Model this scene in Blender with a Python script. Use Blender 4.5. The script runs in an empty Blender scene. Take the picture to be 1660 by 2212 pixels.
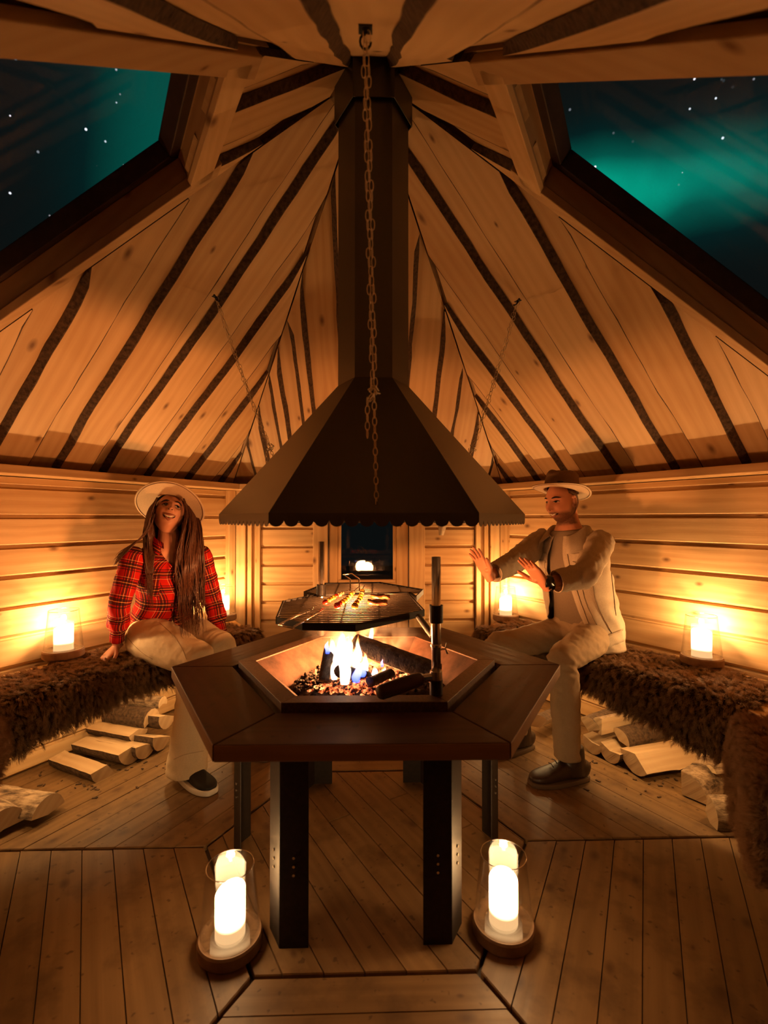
import bpy, bmesh, math, random
import numpy as np
from mathutils import Vector, Matrix, noise
from mathutils.bvhtree import BVHTree
random.seed(7)
SC = bpy.context.scene
COL = SC.collection
PI = math.pi
# ------------------------------------------------------------------ camera, sky, exposure
CAM = Vector((0.0108, -1.8756, 1.25)); YAW = 0.0284; PITCH = 0.0124; FPX = 1045.25
cd = bpy.data.cameras.new('camera'); cam = bpy.data.objects.new('camera', cd); COL.objects.link(cam)
cd.sensor_fit = 'HORIZONTAL'; cd.sensor_width = 24.0; cd.lens = 24.0 * FPX / 1660.0
cd.clip_start = 0.02; cd.clip_end = 200
cam.location = CAM; cam.rotation_euler = (PI/2 + PITCH, 0, -YAW)
cd.dof.use_dof = True; cd.dof.focus_distance = 2.45; cd.dof.aperture_fstop = 2.2
SC.camera = cam
SC.view_settings.view_transform = 'Standard'; SC.view_settings.look = 'None'
SC.view_settings.gamma = 1.0; SC.view_settings.use_curve_mapping = False
SC.view_settings.exposure = 1.2
SC.cycles.use_denoising = True; SC.cycles.use_adaptive_sampling = True; SC.cycles.adaptive_threshold = 0.035
SC.cycles.max_bounces = 8; SC.cycles.diffuse_bounces = 2; SC.cycles.glossy_bounces = 4
SC.cycles.transparent_max_bounces = 24; SC.cycles.caustics_reflective = False; SC.cycles.caustics_refractive = False
SC.cycles.sample_clamp_indirect = 6.0

def ray(x, y):
    d = Vector(((x-830)/FPX, 1.0, -(y-1106)/FPX))
    c, s = math.cos(PITCH), math.sin(PITCH)
    d = Vector((d.x, d.y*c - d.z*s, d.y*s + d.z*c))
    c, s = math.cos(YAW), math.sin(YAW)
    return Vector((d.x*c + d.y*s, -d.x*s + d.y*c, d.z))
def at(x, y, Y):          # point of the room seen at a photo pixel, at room depth Y
    d = ray(x, y); return CAM + d*((Y - CAM.y)/d.y)
def onz(x, y, z):         # ... at height z
    d = ray(x, y); return CAM + d*((z - CAM.z)/d.z)

def N(nt, kind, **kw):
    n = nt.nodes.new(kind)
    for k, v in kw.items():
        if k in n.inputs.keys(): n.inputs[k].default_value = v
        else: setattr(n, k, v)
    return n
def L(nt, a, b): nt.links.new(a, b)
def mth(nt, op, a, b=None, c=None, clamp=False):
    n = nt.nodes.new('ShaderNodeMath'); n.operation = op; n.use_clamp = clamp
    for i, v in enumerate((a, b, c)):
        if v is None: continue
        if isinstance(v, (int, float)): n.inputs[i].default_value = v
        else: nt.links.new(v, n.inputs[i])
    return n.outputs[0]
def ramp(nt, fac, stops):
    n = nt.nodes.new('ShaderNodeValToRGB'); e = n.color_ramp.elements
    while len(e) < len(stops): e.new(0.5)
    for el, (p, c) in zip(e, stops):
        el.position = p; el.color = (*c, 1) if len(c) == 3 else c
    nt.links.new(fac, n.inputs[0]); return n.outputs[0]
def mixc(nt, fac, a, b, mode='MIX'):
    n = nt.nodes.new('ShaderNodeMix'); n.data_type = 'RGBA'; n.blend_type = mode; n.clamp_factor = True
    for i, v in ((0, fac), (6, a), (7, b)):
        if isinstance(v, (int, float)): n.inputs[i].default_value = v
        elif isinstance(v, tuple): n.inputs[i].default_value = (*v, 1) if len(v) == 3 else v
        else: nt.links.new(v, n.inputs[i])
    return n.outputs[2]

# night sky: dark, a broad green aurora band running right round, faint stars
def build_world():
    w = bpy.data.worlds.new('night_sky'); SC.world = w; w.use_nodes = True
    nt = w.node_tree; nt.nodes.clear()
    tc = N(nt, 'ShaderNodeTexCoord'); d = tc.outputs['Generated']
    nz = N(nt, 'ShaderNodeTexNoise', Scale=1.6, Detail=3.0, Roughness=0.55); L(nt, d, nz.inputs['Vector'])
    nzv = mth(nt, 'SUBTRACT', nz.outputs['Fac'], 0.5)
    nz2 = N(nt, 'ShaderNodeTexNoise', Scale=4.2, Detail=3.0, Roughness=0.5); L(nt, d, nz2.inputs['Vector'])
    def dot(v):
        n = nt.nodes.new('ShaderNodeVectorMath'); n.operation = 'DOT_PRODUCT'
        L(nt, d, n.inputs[0]); n.inputs[1].default_value = v; return n.outputs['Value']
    def band(a, b, width, off, wob):
        nrm = ray(*a).normalized().cross(ray(*b).normalized()).normalized()
        x = mth(nt, 'ADD', dot(nrm), off); x = mth(nt, 'MULTIPLY_ADD', nzv, wob, x)
        x = mth(nt, 'DIVIDE', x, width); x = mth(nt, 'MULTIPLY', x, x)
        return mth(nt, 'EXPONENT', mth(nt, 'MULTIPLY', x, -1.0))
    b1 = band((1330, 430), (1660, 375), 0.070, 0.0, 0.16)
    side = mth(nt, 'MULTIPLY_ADD', dot((1, 0.35, 0)), 1.4, 0.15, clamp=True)
    b2 = band((385, 150), (370, 330), 0.11, 0.0, 0.2)
    sidel = mth(nt, 'MULTIPLY_ADD', dot((-1, 0.2, 0.0)), 1.6, 0.1, clamp=True)
    aur = mth(nt, 'MULTIPLY', b1, side)
    aur = mth(nt, 'MULTIPLY', aur, mth(nt, 'MULTIPLY_ADD', nz2.outputs['Fac'], 1.5, 0.12))
    a2 = mth(nt, 'MULTIPLY', mth(nt, 'MULTIPLY', b2, sidel), 0.7)
    aur = mth(nt, 'ADD', aur, a2); aur = mth(nt, 'MULTIPLY', aur, mth(nt, 'MULTIPLY_ADD', nz.outputs['Fac'], 1.2, 0.35))
    col = ramp(nt, aur, [(0, (0.0017, 0.0022, 0.0022)), (0.22, (0.0006, 0.006, 0.006)), (0.6, (0.0005, 0.038, 0.028)), (1, (0.0005, 0.14, 0.092))])
    vo = N(nt, 'ShaderNodeTexVoronoi', Scale=52.0); L(nt, d, vo.inputs['Vector'])
    star = mth(nt, 'LESS_THAN', vo.outputs['Distance'], 0.085)
    sp = nt.nodes.new('ShaderNodeSeparateColor'); L(nt, vo.outputs['Color'], sp.inputs[0])
    star = mth(nt, 'MULTIPLY', star, mth(nt, 'GREATER_THAN', sp.outputs[0], 0.1))
    star = mth(nt, 'MULTIPLY', star, mth(nt, 'POWER', sp.outputs[1], 3.2))
    se = nt.nodes.new('ShaderNodeSeparateXYZ'); L(nt, d, se.inputs[0]); star = mth(nt, 'MULTIPLY', star, mth(nt, 'MULTIPLY_ADD', se.outputs['Z'], 6.0, -1.2, clamp=True))
    star = mth(nt, 'MULTIPLY', star, 0.7)
    stc = mixc(nt, 1.0, mixc(nt, sp.outputs[2], (0.75, 0.9, 1.0), (1.0, 0.85, 0.95)), star, 'MULTIPLY')
    col = mixc(nt, 1.0, col, stc, 'ADD')
    bg = N(nt, 'ShaderNodeBackground', Strength=1.0); L(nt, col, bg.inputs['Color'])
    out = N(nt, 'ShaderNodeOutputWorld'); L(nt, bg.outputs[0], out.inputs[0])
build_world()

# ------------------------------------------------------------------ materials
M = {}
def newmat(name):
    m = bpy.data.materials.new(name); m.use_nodes = True; M[name] = m
    nt = m.node_tree; nt.nodes.clear()
    out = nt.nodes.new('ShaderNodeOutputMaterial'); b = nt.nodes.new('ShaderNodeBsdfPrincipled')
    L(nt, b.outputs[0], out.inputs[0]); return m, nt, b, out
def bump(nt, b, h, strength=0.3, dist=0.01):
    n = N(nt, 'ShaderNodeBump', Strength=strength, Distance=dist); L(nt, h, n.inputs['Height']); L(nt, n.outputs[0], b.inputs['Normal'])
def wood(name, lo, hi, knot, rough=0.55, grain=1.0, knots=True, var=0.25, dirt=None, spec=0.3, stain_scale=6.0, bumpd=0.004):
    m, nt, b, out = newmat(name)
    uv = N(nt, 'ShaderNodeUVMap')
    mp = N(nt, 'ShaderNodeMapping'); L(nt, uv.outputs[0], mp.inputs[0]); mp.inputs['Scale'].default_value = (1.1, 6.0, 1)
    dn = N(nt, 'ShaderNodeTexNoise', Scale=2.0, Detail=3.0); L(nt, mp.outputs[0], dn.inputs['Vector'])
    wv = N(nt, 'ShaderNodeTexWave', Scale=1.1, Distortion=7.0, Detail=2.5); wv.inputs['Detail Scale'].default_value = 1.2
    wv.bands_direction = 'Y'; L(nt, mp.outputs[0], wv.inputs['Vector'])
    mp2 = N(nt, 'ShaderNodeMapping'); L(nt, uv.outputs[0], mp2.inputs[0]); mp2.inputs['Scale'].default_value = (4, 160, 1)
    fn = N(nt, 'ShaderNodeTexNoise', Scale=1.0, Detail=4.0); L(nt, mp2.outputs[0], fn.inputs['Vector'])
    g = mth(nt, 'MULTIPLY_ADD', wv.outputs['Fac'], 0.20*grain, mth(nt, 'MULTIPLY', fn.outputs['Fac'], 0.26*grain))
    g = mth(nt, 'ADD', g, 0.08)
    g = mth(nt, 'MULTIPLY_ADD', dn.outputs['Fac'], 0.5, g)
    oi = N(nt, 'ShaderNodeObjectInfo')
    g = mth(nt, 'MULTIPLY_ADD', mth(nt, 'SUBTRACT', oi.outputs['Random'], 0.5), var*2, g)
    col = ramp(nt, mth(nt, 'MULTIPLY_ADD', g, 0.8, 0.0), [(0.15, hi), (0.85, lo)])
    if knots:
        mk = N(nt, 'ShaderNodeMapping'); L(nt, uv.outputs[0], mk.inputs[0]); mk.inputs['Scale'].default_value = (3.0, 5.0, 1)
        vo = N(nt, 'ShaderNodeTexVoronoi', Scale=1.0); vo.voronoi_dimensions = '2D'; L(nt, mk.outputs[0], vo.inputs['Vector'])
        sp = nt.nodes.new('ShaderNodeSeparateColor'); L(nt, vo.outputs['Color'], sp.inputs[0])
        gate = mth(nt, 'GREATER_THAN', sp.outputs[0], 0.42)
        size = mth(nt, 'MULTIPLY_ADD', sp.outputs[1], 0.06, 0.03)
        rel = mth(nt, 'DIVIDE', vo.outputs['Distance'], size)
        core = mth(nt, 'MULTIPLY', mth(nt, 'SUBTRACT', 1.25, rel, clamp=True), gate)
        halo = mth(nt, 'MULTIPLY', mth(nt, 'SUBTRACT', 1.0, mth(nt, 'MULTIPLY', rel, 0.3), clamp=True), gate)
        col = mixc(nt, mth(nt, 'MULTIPLY', halo, 0.35), col, lo)
        col = mixc(nt, mth(nt, 'MULTIPLY', core, 0.85, clamp=True), col, knot)
    if dirt:
        tc = N(nt, 'ShaderNodeTexCoord')
        ds = N(nt, 'ShaderNodeTexNoise', Scale=stain_scale, Detail=5.0, Roughness=0.6); L(nt, tc.outputs['Object'], ds.inputs['Vector'])
        f = ramp(nt, ds.outputs['Fac'], [(0.5, (0, 0, 0)), (0.68, (1, 1, 1))])
        d2 = N(nt, 'ShaderNodeTexNoise', Scale=stain_scale*5, Detail=2.0); L(nt, tc.outputs['Object'], d2.inputs['Vector'])
        f2 = ramp(nt, d2.outputs['Fac'], [(0.66, (0, 0, 0)), (0.71, (1, 1, 1))])
        col = mixc(nt, mth(nt, 'MULTIPLY', f, 0.6), col, dirt); col = mixc(nt, mth(nt, 'MULTIPLY', f2, 0.75), col, dirt)
    L(nt, col, b.inputs['Base Color']); b.inputs['Roughness'].default_value = rough
    b.inputs['Specular IOR Level'].default_value = spec
    bump(nt, b, g, 0.25, bumpd); return m
def plain(name, c, rough=0.5, metal=0.0, spec=0.4, nscale=None, namp=0.25, bmp=0.0, coord='Object', bdist=0.003):
    m, nt, b, out = newmat(name)
    b.inputs['Roughness'].default_value = rough; b.inputs['Metallic'].default_value = metal; b.inputs['Specular IOR Level'].default_value = spec
    if nscale:
        tc = N(nt, 'ShaderNodeTexCoord'); nz = N(nt, 'ShaderNodeTexNoise', Scale=nscale, Detail=5.0, Roughness=0.6); L(nt, tc.outputs[coord], nz.inputs['Vector'])
        lo = tuple(x*(1-namp) for x in c); hi = tuple(min(1, x*(1+namp)) for x in c)
        L(nt, ramp(nt, nz.outputs['Fac'], [(0.3, lo), (0.7, hi)]), b.inputs['Base Color'])
        if bmp: bump(nt, b, nz.outputs['Fac'], bmp, bdist)
    else: b.inputs['Base Color'].default_value = (*c, 1)
    return m
wood('pine', (0.46, 0.262, 0.105), (0.66, 0.44, 0.225), (0.13, 0.055, 0.02))
wood('wall_pine', (0.44, 0.245, 0.092), (0.68, 0.45, 0.225), (0.12, 0.05, 0.018), grain=1.25)
wood('floor_wood', (0.130, 0.069, 0.027), (0.255, 0.147, 0.063), (0.08, 0.035, 0.015), rough=0.5, var=0.16, dirt=(0.07, 0.035, 0.016), grain=1.0, spec=0.35)
wood('frame_pine', (0.36, 0.20, 0.085), (0.5, 0.32, 0.16), (0.15, 0.06, 0.02))
wood('table_wood', (0.030, 0.011, 0.005), (0.070, 0.027, 0.012), (0.02, 0.008, 0.005), rough=0.55, knots=False, dirt=(0.02, 0.009, 0.005), spec=0.25)
wood('bench_wood', (0.5, 0.3, 0.13), (0.66, 0.46, 0.25), (0.18, 0.08, 0.03))
wood('split_wood', (0.42, 0.27, 0.14), (0.62, 0.45, 0.27), (0.3, 0.16, 0.07), rough=0.75, knots=False, var=0.15, bumpd=0.01)
wood('table_edge', (0.16, 0.085, 0.04), (0.30, 0.17, 0.085), (0.06, 0.03, 0.015), rough=0.6, knots=False)
plain('bark', (0.085, 0.050, 0.028), 0.9, nscale=60, namp=0.6, bmp=0.8, bdist=0.006)
def birch():
    m, nt, b, out = newmat('birch_bark')
    tc = N(nt, 'ShaderNodeTexCoord'); mp = N(nt, 'ShaderNodeMapping'); L(nt, tc.outputs['Object'], mp.inputs[0]); mp.inputs['Scale'].default_value = (9, 28, 28)
    nz = N(nt, 'ShaderNodeTexNoise', Scale=1.0, Detail=6.0, Roughness=0.7); L(nt, mp.outputs[0], nz.inputs['Vector'])
    L(nt, ramp(nt, nz.outputs['Fac'], [(0.36, (0.05, 0.03, 0.018)), (0.47, (0.2, 0.13, 0.075)), (0.6, (0.42, 0.3, 0.19))]), b.inputs['Base Color'])
    b.inputs['Roughness'].default_value = 0.85; bump(nt, b, nz.outputs['Fac'], 0.7, 0.01)
birch()
plain('window_frame_brown', (0.05, 0.027, 0.018), 0.45, nscale=30)
plain('hood_metal', (0.017, 0.011, 0.006), 0.36, metal=0.0, spec=0.9, nscale=140, namp=0.3)
plain('black_steel', (0.010, 0.008, 0.007), 0.55, metal=0.0, spec=0.3, nscale=80, namp=0.3)
plain('leg_steel', (0.016, 0.010, 0.007), 0.6, metal=0.0, spec=0.25, nscale=60, namp=0.35)
plain('rim_steel', (0.06, 0.027, 0.015), 0.5, metal=0.25, spec=0.4, nscale=120, namp=0.5, bmp=0.25)
plain('bowl_steel', (0.046, 0.022, 0.014), 0.8, spec=0.2, nscale=14, namp=0.55, bmp=0.4)
plain('galvanised', (0.62, 0.56, 0.48), 0.25, metal=0.95, nscale=40, namp=0.15)
plain('chrome', (0.8, 0.74, 0.66), 0.18, metal=1.0)
plain('chain_steel', (0.80, 0.66, 0.48), 0.4, metal=0.3)
plain('grate_bar', (0.22, 0.18, 0.14), 0.38, metal=0.75)
plain('ash', (0.075, 0.060, 0.050), 0.95, spec=0.1, nscale=45, namp=0.7, bmp=0.8, bdist=0.01)
plain('cinder', (0.045, 0.036, 0.031), 0.95, spec=0.1, nscale=60, namp=0.7)
plain('tomato', (0.75, 0.03, 0.012), 0.2, spec=0.6)
plain('pepper', (0.72, 0.33, 0.04), 0.3, spec=0.6, nscale=60)
plain('mushroom', (0.55, 0.36, 0.16), 0.55, nscale=60)
plain('meat', (0.42, 0.15, 0.06), 0.3, spec=0.6, nscale=70, namp=0.6, bmp=0.4)
plain('lantern_wood', (0.20, 0.11, 0.055), 0.5, nscale=25, namp=0.2)
plain('hat_felt_pale', (0.62, 0.46, 0.30), 0.9, spec=0.1, nscale=200, namp=0.08)
plain('hat_felt_brown', (0.22, 0.13, 0.072), 0.9, spec=0.1, nscale=200, namp=0.12)
plain('hat_band', (0.02, 0.013, 0.01), 0.6)
plain('edge_cord', (0.16, 0.07, 0.035), 0.7)
plain('tee', (0.23, 0.17, 0.115), 0.9, spec=0.1, nscale=300, namp=0.12)
plain('denim_pale', (0.46, 0.37, 0.265), 0.85, spec=0.15, nscale=260, namp=0.12, bmp=0.15)
plain('denim_seam', (0.17, 0.11, 0.06), 0.85)
plain('trouser_tan', (0.36, 0.26, 0.16), 0.85, spec=0.15, nscale=260, namp=0.10, bmp=0.1)
plain('trouser_cream', (0.66, 0.53, 0.36), 0.85, spec=0.15, nscale=260, namp=0.08, bmp=0.1)
plain('trouser_seam', (0.40, 0.30, 0.19), 0.85)
plain('button', (0.07, 0.04, 0.025), 0.35, metal=0.4)
plain('boot_leather', (0.035, 0.018, 0.010), 0.42, spec=0.5, nscale=50, namp=0.3)
plain('boot_sole', (0.11, 0.065, 0.035), 0.7)
plain('sneaker_black', (0.012, 0.011, 0.011), 0.6)
plain('sneaker_white', (0.75, 0.7, 0.62), 0.6)
plain('watch_black', (0.008, 0.007, 0.007), 0.3)
plain('hair_dark', (0.085, 0.030, 0.014), 0.42, spec=0.5, nscale=90, namp=0.4)
plain('brow_dark', (0.018, 0.009, 0.006), 0.8)
plain('eye_white', (0.6, 0.5, 0.42), 0.2); plain('eye_dark', (0.012, 0.007, 0.005), 0.1)
plain('teeth', (0.78, 0.7, 0.58), 0.25, spec=0.5); plain('lips', (0.46, 0.16, 0.10), 0.45); plain('mouth_dark', (0.012, 0.003, 0.002), 0.7)
plain('hide', (0.42, 0.31, 0.2), 0.9, nscale=30)
plain('cable', (0.02, 0.02, 0.02), 0.5)
plain('fur_skin', (0.09, 0.05, 0.028), 0.95, spec=0.05, nscale=30)
plain('snow_ground', (0.05, 0.05, 0.05), 0.9, nscale=3)
plain('charred', (0.055, 0.040, 0.031), 0.9, nscale=40, namp=0.7, bmp=1.0, bdist=0.012)
def furmat(name, c1, c2):
    m, nt, b, out = newmat(name)
    hi = N(nt, 'ShaderNodeHairInfo')
    c = mixc(nt, hi.outputs['Intercept'], c1, c2); c = mixc(nt, mth(nt, 'MULTIPLY', hi.outputs['Random'], 0.35), c, tuple(x*0.6 for x in c1))
    L(nt, c, b.inputs['Base Color']); b.inputs['Roughness'].default_value = 0.6; b.inputs['Specular IOR Level'].default_value = 0.25
furmat('fur_brown', (0.075, 0.038, 0.018), (0.60, 0.37, 0.20))
furmat('fur_red', (0.08, 0.034, 0.014), (0.40, 0.20, 0.09))
def glassmat(name, tint=(1, 1, 1), k=1.0):
    m, nt, b, out = newmat(name); nt.nodes.remove(b)
    lw = N(nt, 'ShaderNodeLayerWeight', Blend=0.5); fr = mth(nt, 'MULTIPLY_ADD', mth(nt, 'POWER', lw.outputs['Facing'], 4.0), 0.8, 0.04); tr = N(nt, 'ShaderNodeBsdfTransparent'); tr.inputs[0].default_value = (*tint, 1)
    gl = N(nt, 'ShaderNodeBsdfGlossy', Roughness=0.02); mx = N(nt, 'ShaderNodeMixShader')
    L(nt, mth(nt, 'MULTIPLY', fr, k, clamp=True), mx.inputs[0]); L(nt, tr.outputs[0], mx.inputs[1]); L(nt, gl.outputs[0], mx.inputs[2]); L(nt, mx.outputs[0], out.inputs[0])
glassmat('glass', (0.97, 0.97, 0.96)); glassmat('glass_rim', (0.95, 0.93, 0.9), 9.0); glassmat('pane_glass', (0.97, 0.98, 0.98), 0.12); glassmat('door_glass', (0.9, 0.9, 0.9), 0.9)
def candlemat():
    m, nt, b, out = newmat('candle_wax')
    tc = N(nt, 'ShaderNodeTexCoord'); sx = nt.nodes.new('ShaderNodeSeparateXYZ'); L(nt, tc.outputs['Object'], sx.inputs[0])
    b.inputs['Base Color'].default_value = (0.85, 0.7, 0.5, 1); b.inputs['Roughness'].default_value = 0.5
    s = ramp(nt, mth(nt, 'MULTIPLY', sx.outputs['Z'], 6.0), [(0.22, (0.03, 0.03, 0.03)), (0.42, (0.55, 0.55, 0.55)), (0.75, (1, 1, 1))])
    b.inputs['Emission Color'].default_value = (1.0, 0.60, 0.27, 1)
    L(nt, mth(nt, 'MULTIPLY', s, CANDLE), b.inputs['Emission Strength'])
def emis(name, c, s):
    m, nt, b, out = newmat(name); nt.nodes.remove(b); e = N(nt, 'ShaderNodeEmission', Strength=s); e.inputs[0].default_value = (*c, 1); L(nt, e.outputs[0], out.inputs[0])
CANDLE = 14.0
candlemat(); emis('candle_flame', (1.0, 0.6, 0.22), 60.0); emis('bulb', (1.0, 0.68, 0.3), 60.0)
def flamemat(name, stops, strength, edge=1.0):
    m, nt, b, out = newmat(name); nt.nodes.remove(b)
    uv = N(nt, 'ShaderNodeUVMap'); sx = nt.nodes.new('ShaderNodeSeparateXYZ'); L(nt, uv.outputs[0], sx.inputs[0])
    tc = N(nt, 'ShaderNodeTexCoord'); nz = N(nt, 'ShaderNodeTexNoise', Scale=22.0, Detail=3.0); L(nt, tc.outputs['Object'], nz.inputs['Vector'])
    v = mth(nt, 'MULTIPLY_ADD', mth(nt, 'SUBTRACT', nz.outputs['Fac'], 0.5), 0.4, sx.outputs['Y'])
    e = N(nt, 'ShaderNodeEmission', Strength=strength); L(nt, ramp(nt, v, stops), e.inputs[0])
    lw = N(nt, 'ShaderNodeLayerWeight', Blend=0.5)
    a = mth(nt, 'SUBTRACT', 1.0, mth(nt, 'POWER', lw.outputs['Facing'], 1.3))
    a = mth(nt, 'MULTIPLY', a, mth(nt, 'SUBTRACT', 1.08, mth(nt, 'POWER', v, 2.0), clamp=True)); a = mth(nt, 'MULTIPLY', a, edge, clamp=True)
    tr = N(nt, 'ShaderNodeBsdfTransparent'); mx = N(nt, 'ShaderNodeMixShader')
    L(nt, a, mx.inputs[0]); L(nt, tr.outputs[0], mx.inputs[1]); L(nt, e.outputs[0], mx.inputs[2]); L(nt, mx.outputs[0], out.inputs[0])
flamemat('flame', [(0, (1, 0.78, 0.62)), (0.5, (1, 0.72, 0.5)), (0.82, (1, 0.42, 0.12)), (1, (0.9, 0.16, 0.01))], 2.3, 0.68)
flamemat('flame_blue', [(0, (0.03, 0.07, 1)), (0.5, (0.25, 0.25, 1)), (1, (1, 0.6, 0.5))], 2.2, 0.7)
def embermat():
    m, nt, b, out = newmat('ember')
    tc = N(nt, 'ShaderNodeTexCoord'); nz = N(nt, 'ShaderNodeTexNoise', Scale=28.0, Detail=3.0, Roughness=0.7); L(nt, tc.outputs['Object'], nz.inputs['Vector'])
    f = ramp(nt, nz.outputs['Fac'], [(0.42, (0, 0, 0)), (0.62, (1, 1, 1))])
    b.inputs['Base Color'].default_value = (0.05, 0.035, 0.03, 1); b.inputs['Roughness'].default_value = 0.95
    L(nt, ramp(nt, f, [(0, (0.6, 0.03, 0.0)), (1, (1, 0.34, 0.10))]), b.inputs['Emission Color'])
    L(nt, mth(nt, 'MULTIPLY', f, 1.6), b.inputs['Emission Strength'])
embermat()
def skinmat(name, c, blush):
    m, nt, b, out = newmat(name)
    at_ = N(nt, 'ShaderNodeAttribute'); at_.attribute_name = 'stubble'
    tc = N(nt, 'ShaderNodeTexCoord'); nz = N(nt, 'ShaderNodeTexNoise', Scale=420.0, Detail=2.0); L(nt, tc.outputs['Object'], nz.inputs['Vector'])
    n2 = N(nt, 'ShaderNodeTexNoise', Scale=26.0, Detail=2.0); L(nt, tc.outputs['Object'], n2.inputs['Vector'])
    col = mixc(nt, mth(nt, 'MULTIPLY', n2.outputs['Fac'], 0.7), c, blush)
    st = mth(nt, 'MULTIPLY', at_.outputs['Fac'], mth(nt, 'MULTIPLY_ADD', nz.outputs['Fac'], 1.3, 0.1), clamp=True)
    col = mixc(nt, mth(nt, 'MULTIPLY', st, 0.85), col, (0.05, 0.022, 0.012))
    L(nt, col, b.inputs['Base Color']); b.inputs['Roughness'].default_value = 0.48; b.inputs['Specular IOR Level'].default_value = 0.35
skinmat('skin_man', (0.60, 0.28, 0.16), (0.54, 0.19, 0.10)); skinmat('skin_woman', (0.68, 0.34, 0.21), (0.60, 0.23, 0.13))
def plaid():
    m, nt, b, out = newmat('plaid')
    uv = N(nt, 'ShaderNodeUVMap'); sx = nt.nodes.new('ShaderNodeSeparateXYZ'); L(nt, uv.outputs[0], sx.inputs[0])
    def lines(x, per, lo, hi):
        f = mth(nt, 'FRACT', mth(nt, 'DIVIDE', x, per)); return mth(nt, 'MULTIPLY', mth(nt, 'GREATER_THAN', f, lo), mth(nt, 'LESS_THAN', f, hi))
    P = 0.088; col = (0.46, 0.013, 0.008)
    c = None
    for ax in (sx.outputs['X'], sx.outputs['Y']):
        for lo, hi, cc, k in ((0.0, 0.13, (0.02, 0.010, 0.012), 0.82), (0.18, 0.30, (0.02, 0.010, 0.012), 0.82), (0.36, 0.42, (0.02, 0.010, 0.012), 0.75), (0.145, 0.165, (0.75, 0.45, 0.12), 0.75), (0.83, 0.85, (0.7, 0.5, 0.25), 0.6), (0.88, 0.94, (0.02, 0.01, 0.012), 0.7)):
            c = mixc(nt, mth(nt, 'MULTIPLY', lines(ax, P, lo, hi), k), col if c is None else c, cc)
    L(nt, c, b.inputs['Base Color']); b.inputs['Roughness'].default_value = 0.9; b.inputs['Specular IOR Level'].default_value = 0.1
plaid()

# ------------------------------------------------------------------ object helpers
def put(o, parent=None, world=True):
    COL.objects.link(o)
    if parent is not None:
        o.parent = parent
        if world: o.matrix_parent_inverse = Matrix.Translation(-Vector(parent.location))
    return o
def mesh(name, verts, faces, mats, parent=None, smooth=False, uv=None, mi=None, world=True, kind=None):
    me = bpy.data.meshes.new(name); me.from_pydata([tuple(v) for v in verts], [], faces)
    if isinstance(mats, str): mats = [mats]
    for m in mats: me.materials.append(M[m])
    if mi is not None: me.polygons.foreach_set('material_index', mi)
    if smooth: me.polygons.foreach_set('use_smooth', [True]*len(me.polygons))
    if uv is not None:
        l = me.uv_layers.new(name='UVMap'); vi = np.empty(len(me.loops), dtype=np.int32); me.loops.foreach_get('vertex_index', vi)
        l.data.foreach_set('uv', np.asarray(uv, dtype=np.float32)[vi].ravel())
    me.update(); o = bpy.data.objects.new(name, me); put(o, parent, world)
    if kind: o['kind'] = kind
    return o
def thing(name, label, cat, loc=(0, 0, 0), group=None):
    o = bpy.data.objects.new(name, None); o.empty_display_size = 0.05; o.location = loc; COL.objects.link(o)
    o['label'] = label; o['category'] = cat
    if group: o['group'] = group
    return o
def tag(o, label, cat, group=None):
    o['label'] = label; o['category'] = cat
    if group: o['group'] = group
    return o
def struct(o, label=None):
    o['kind'] = 'structure'
    if label: o['label'] = label
    return o
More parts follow.
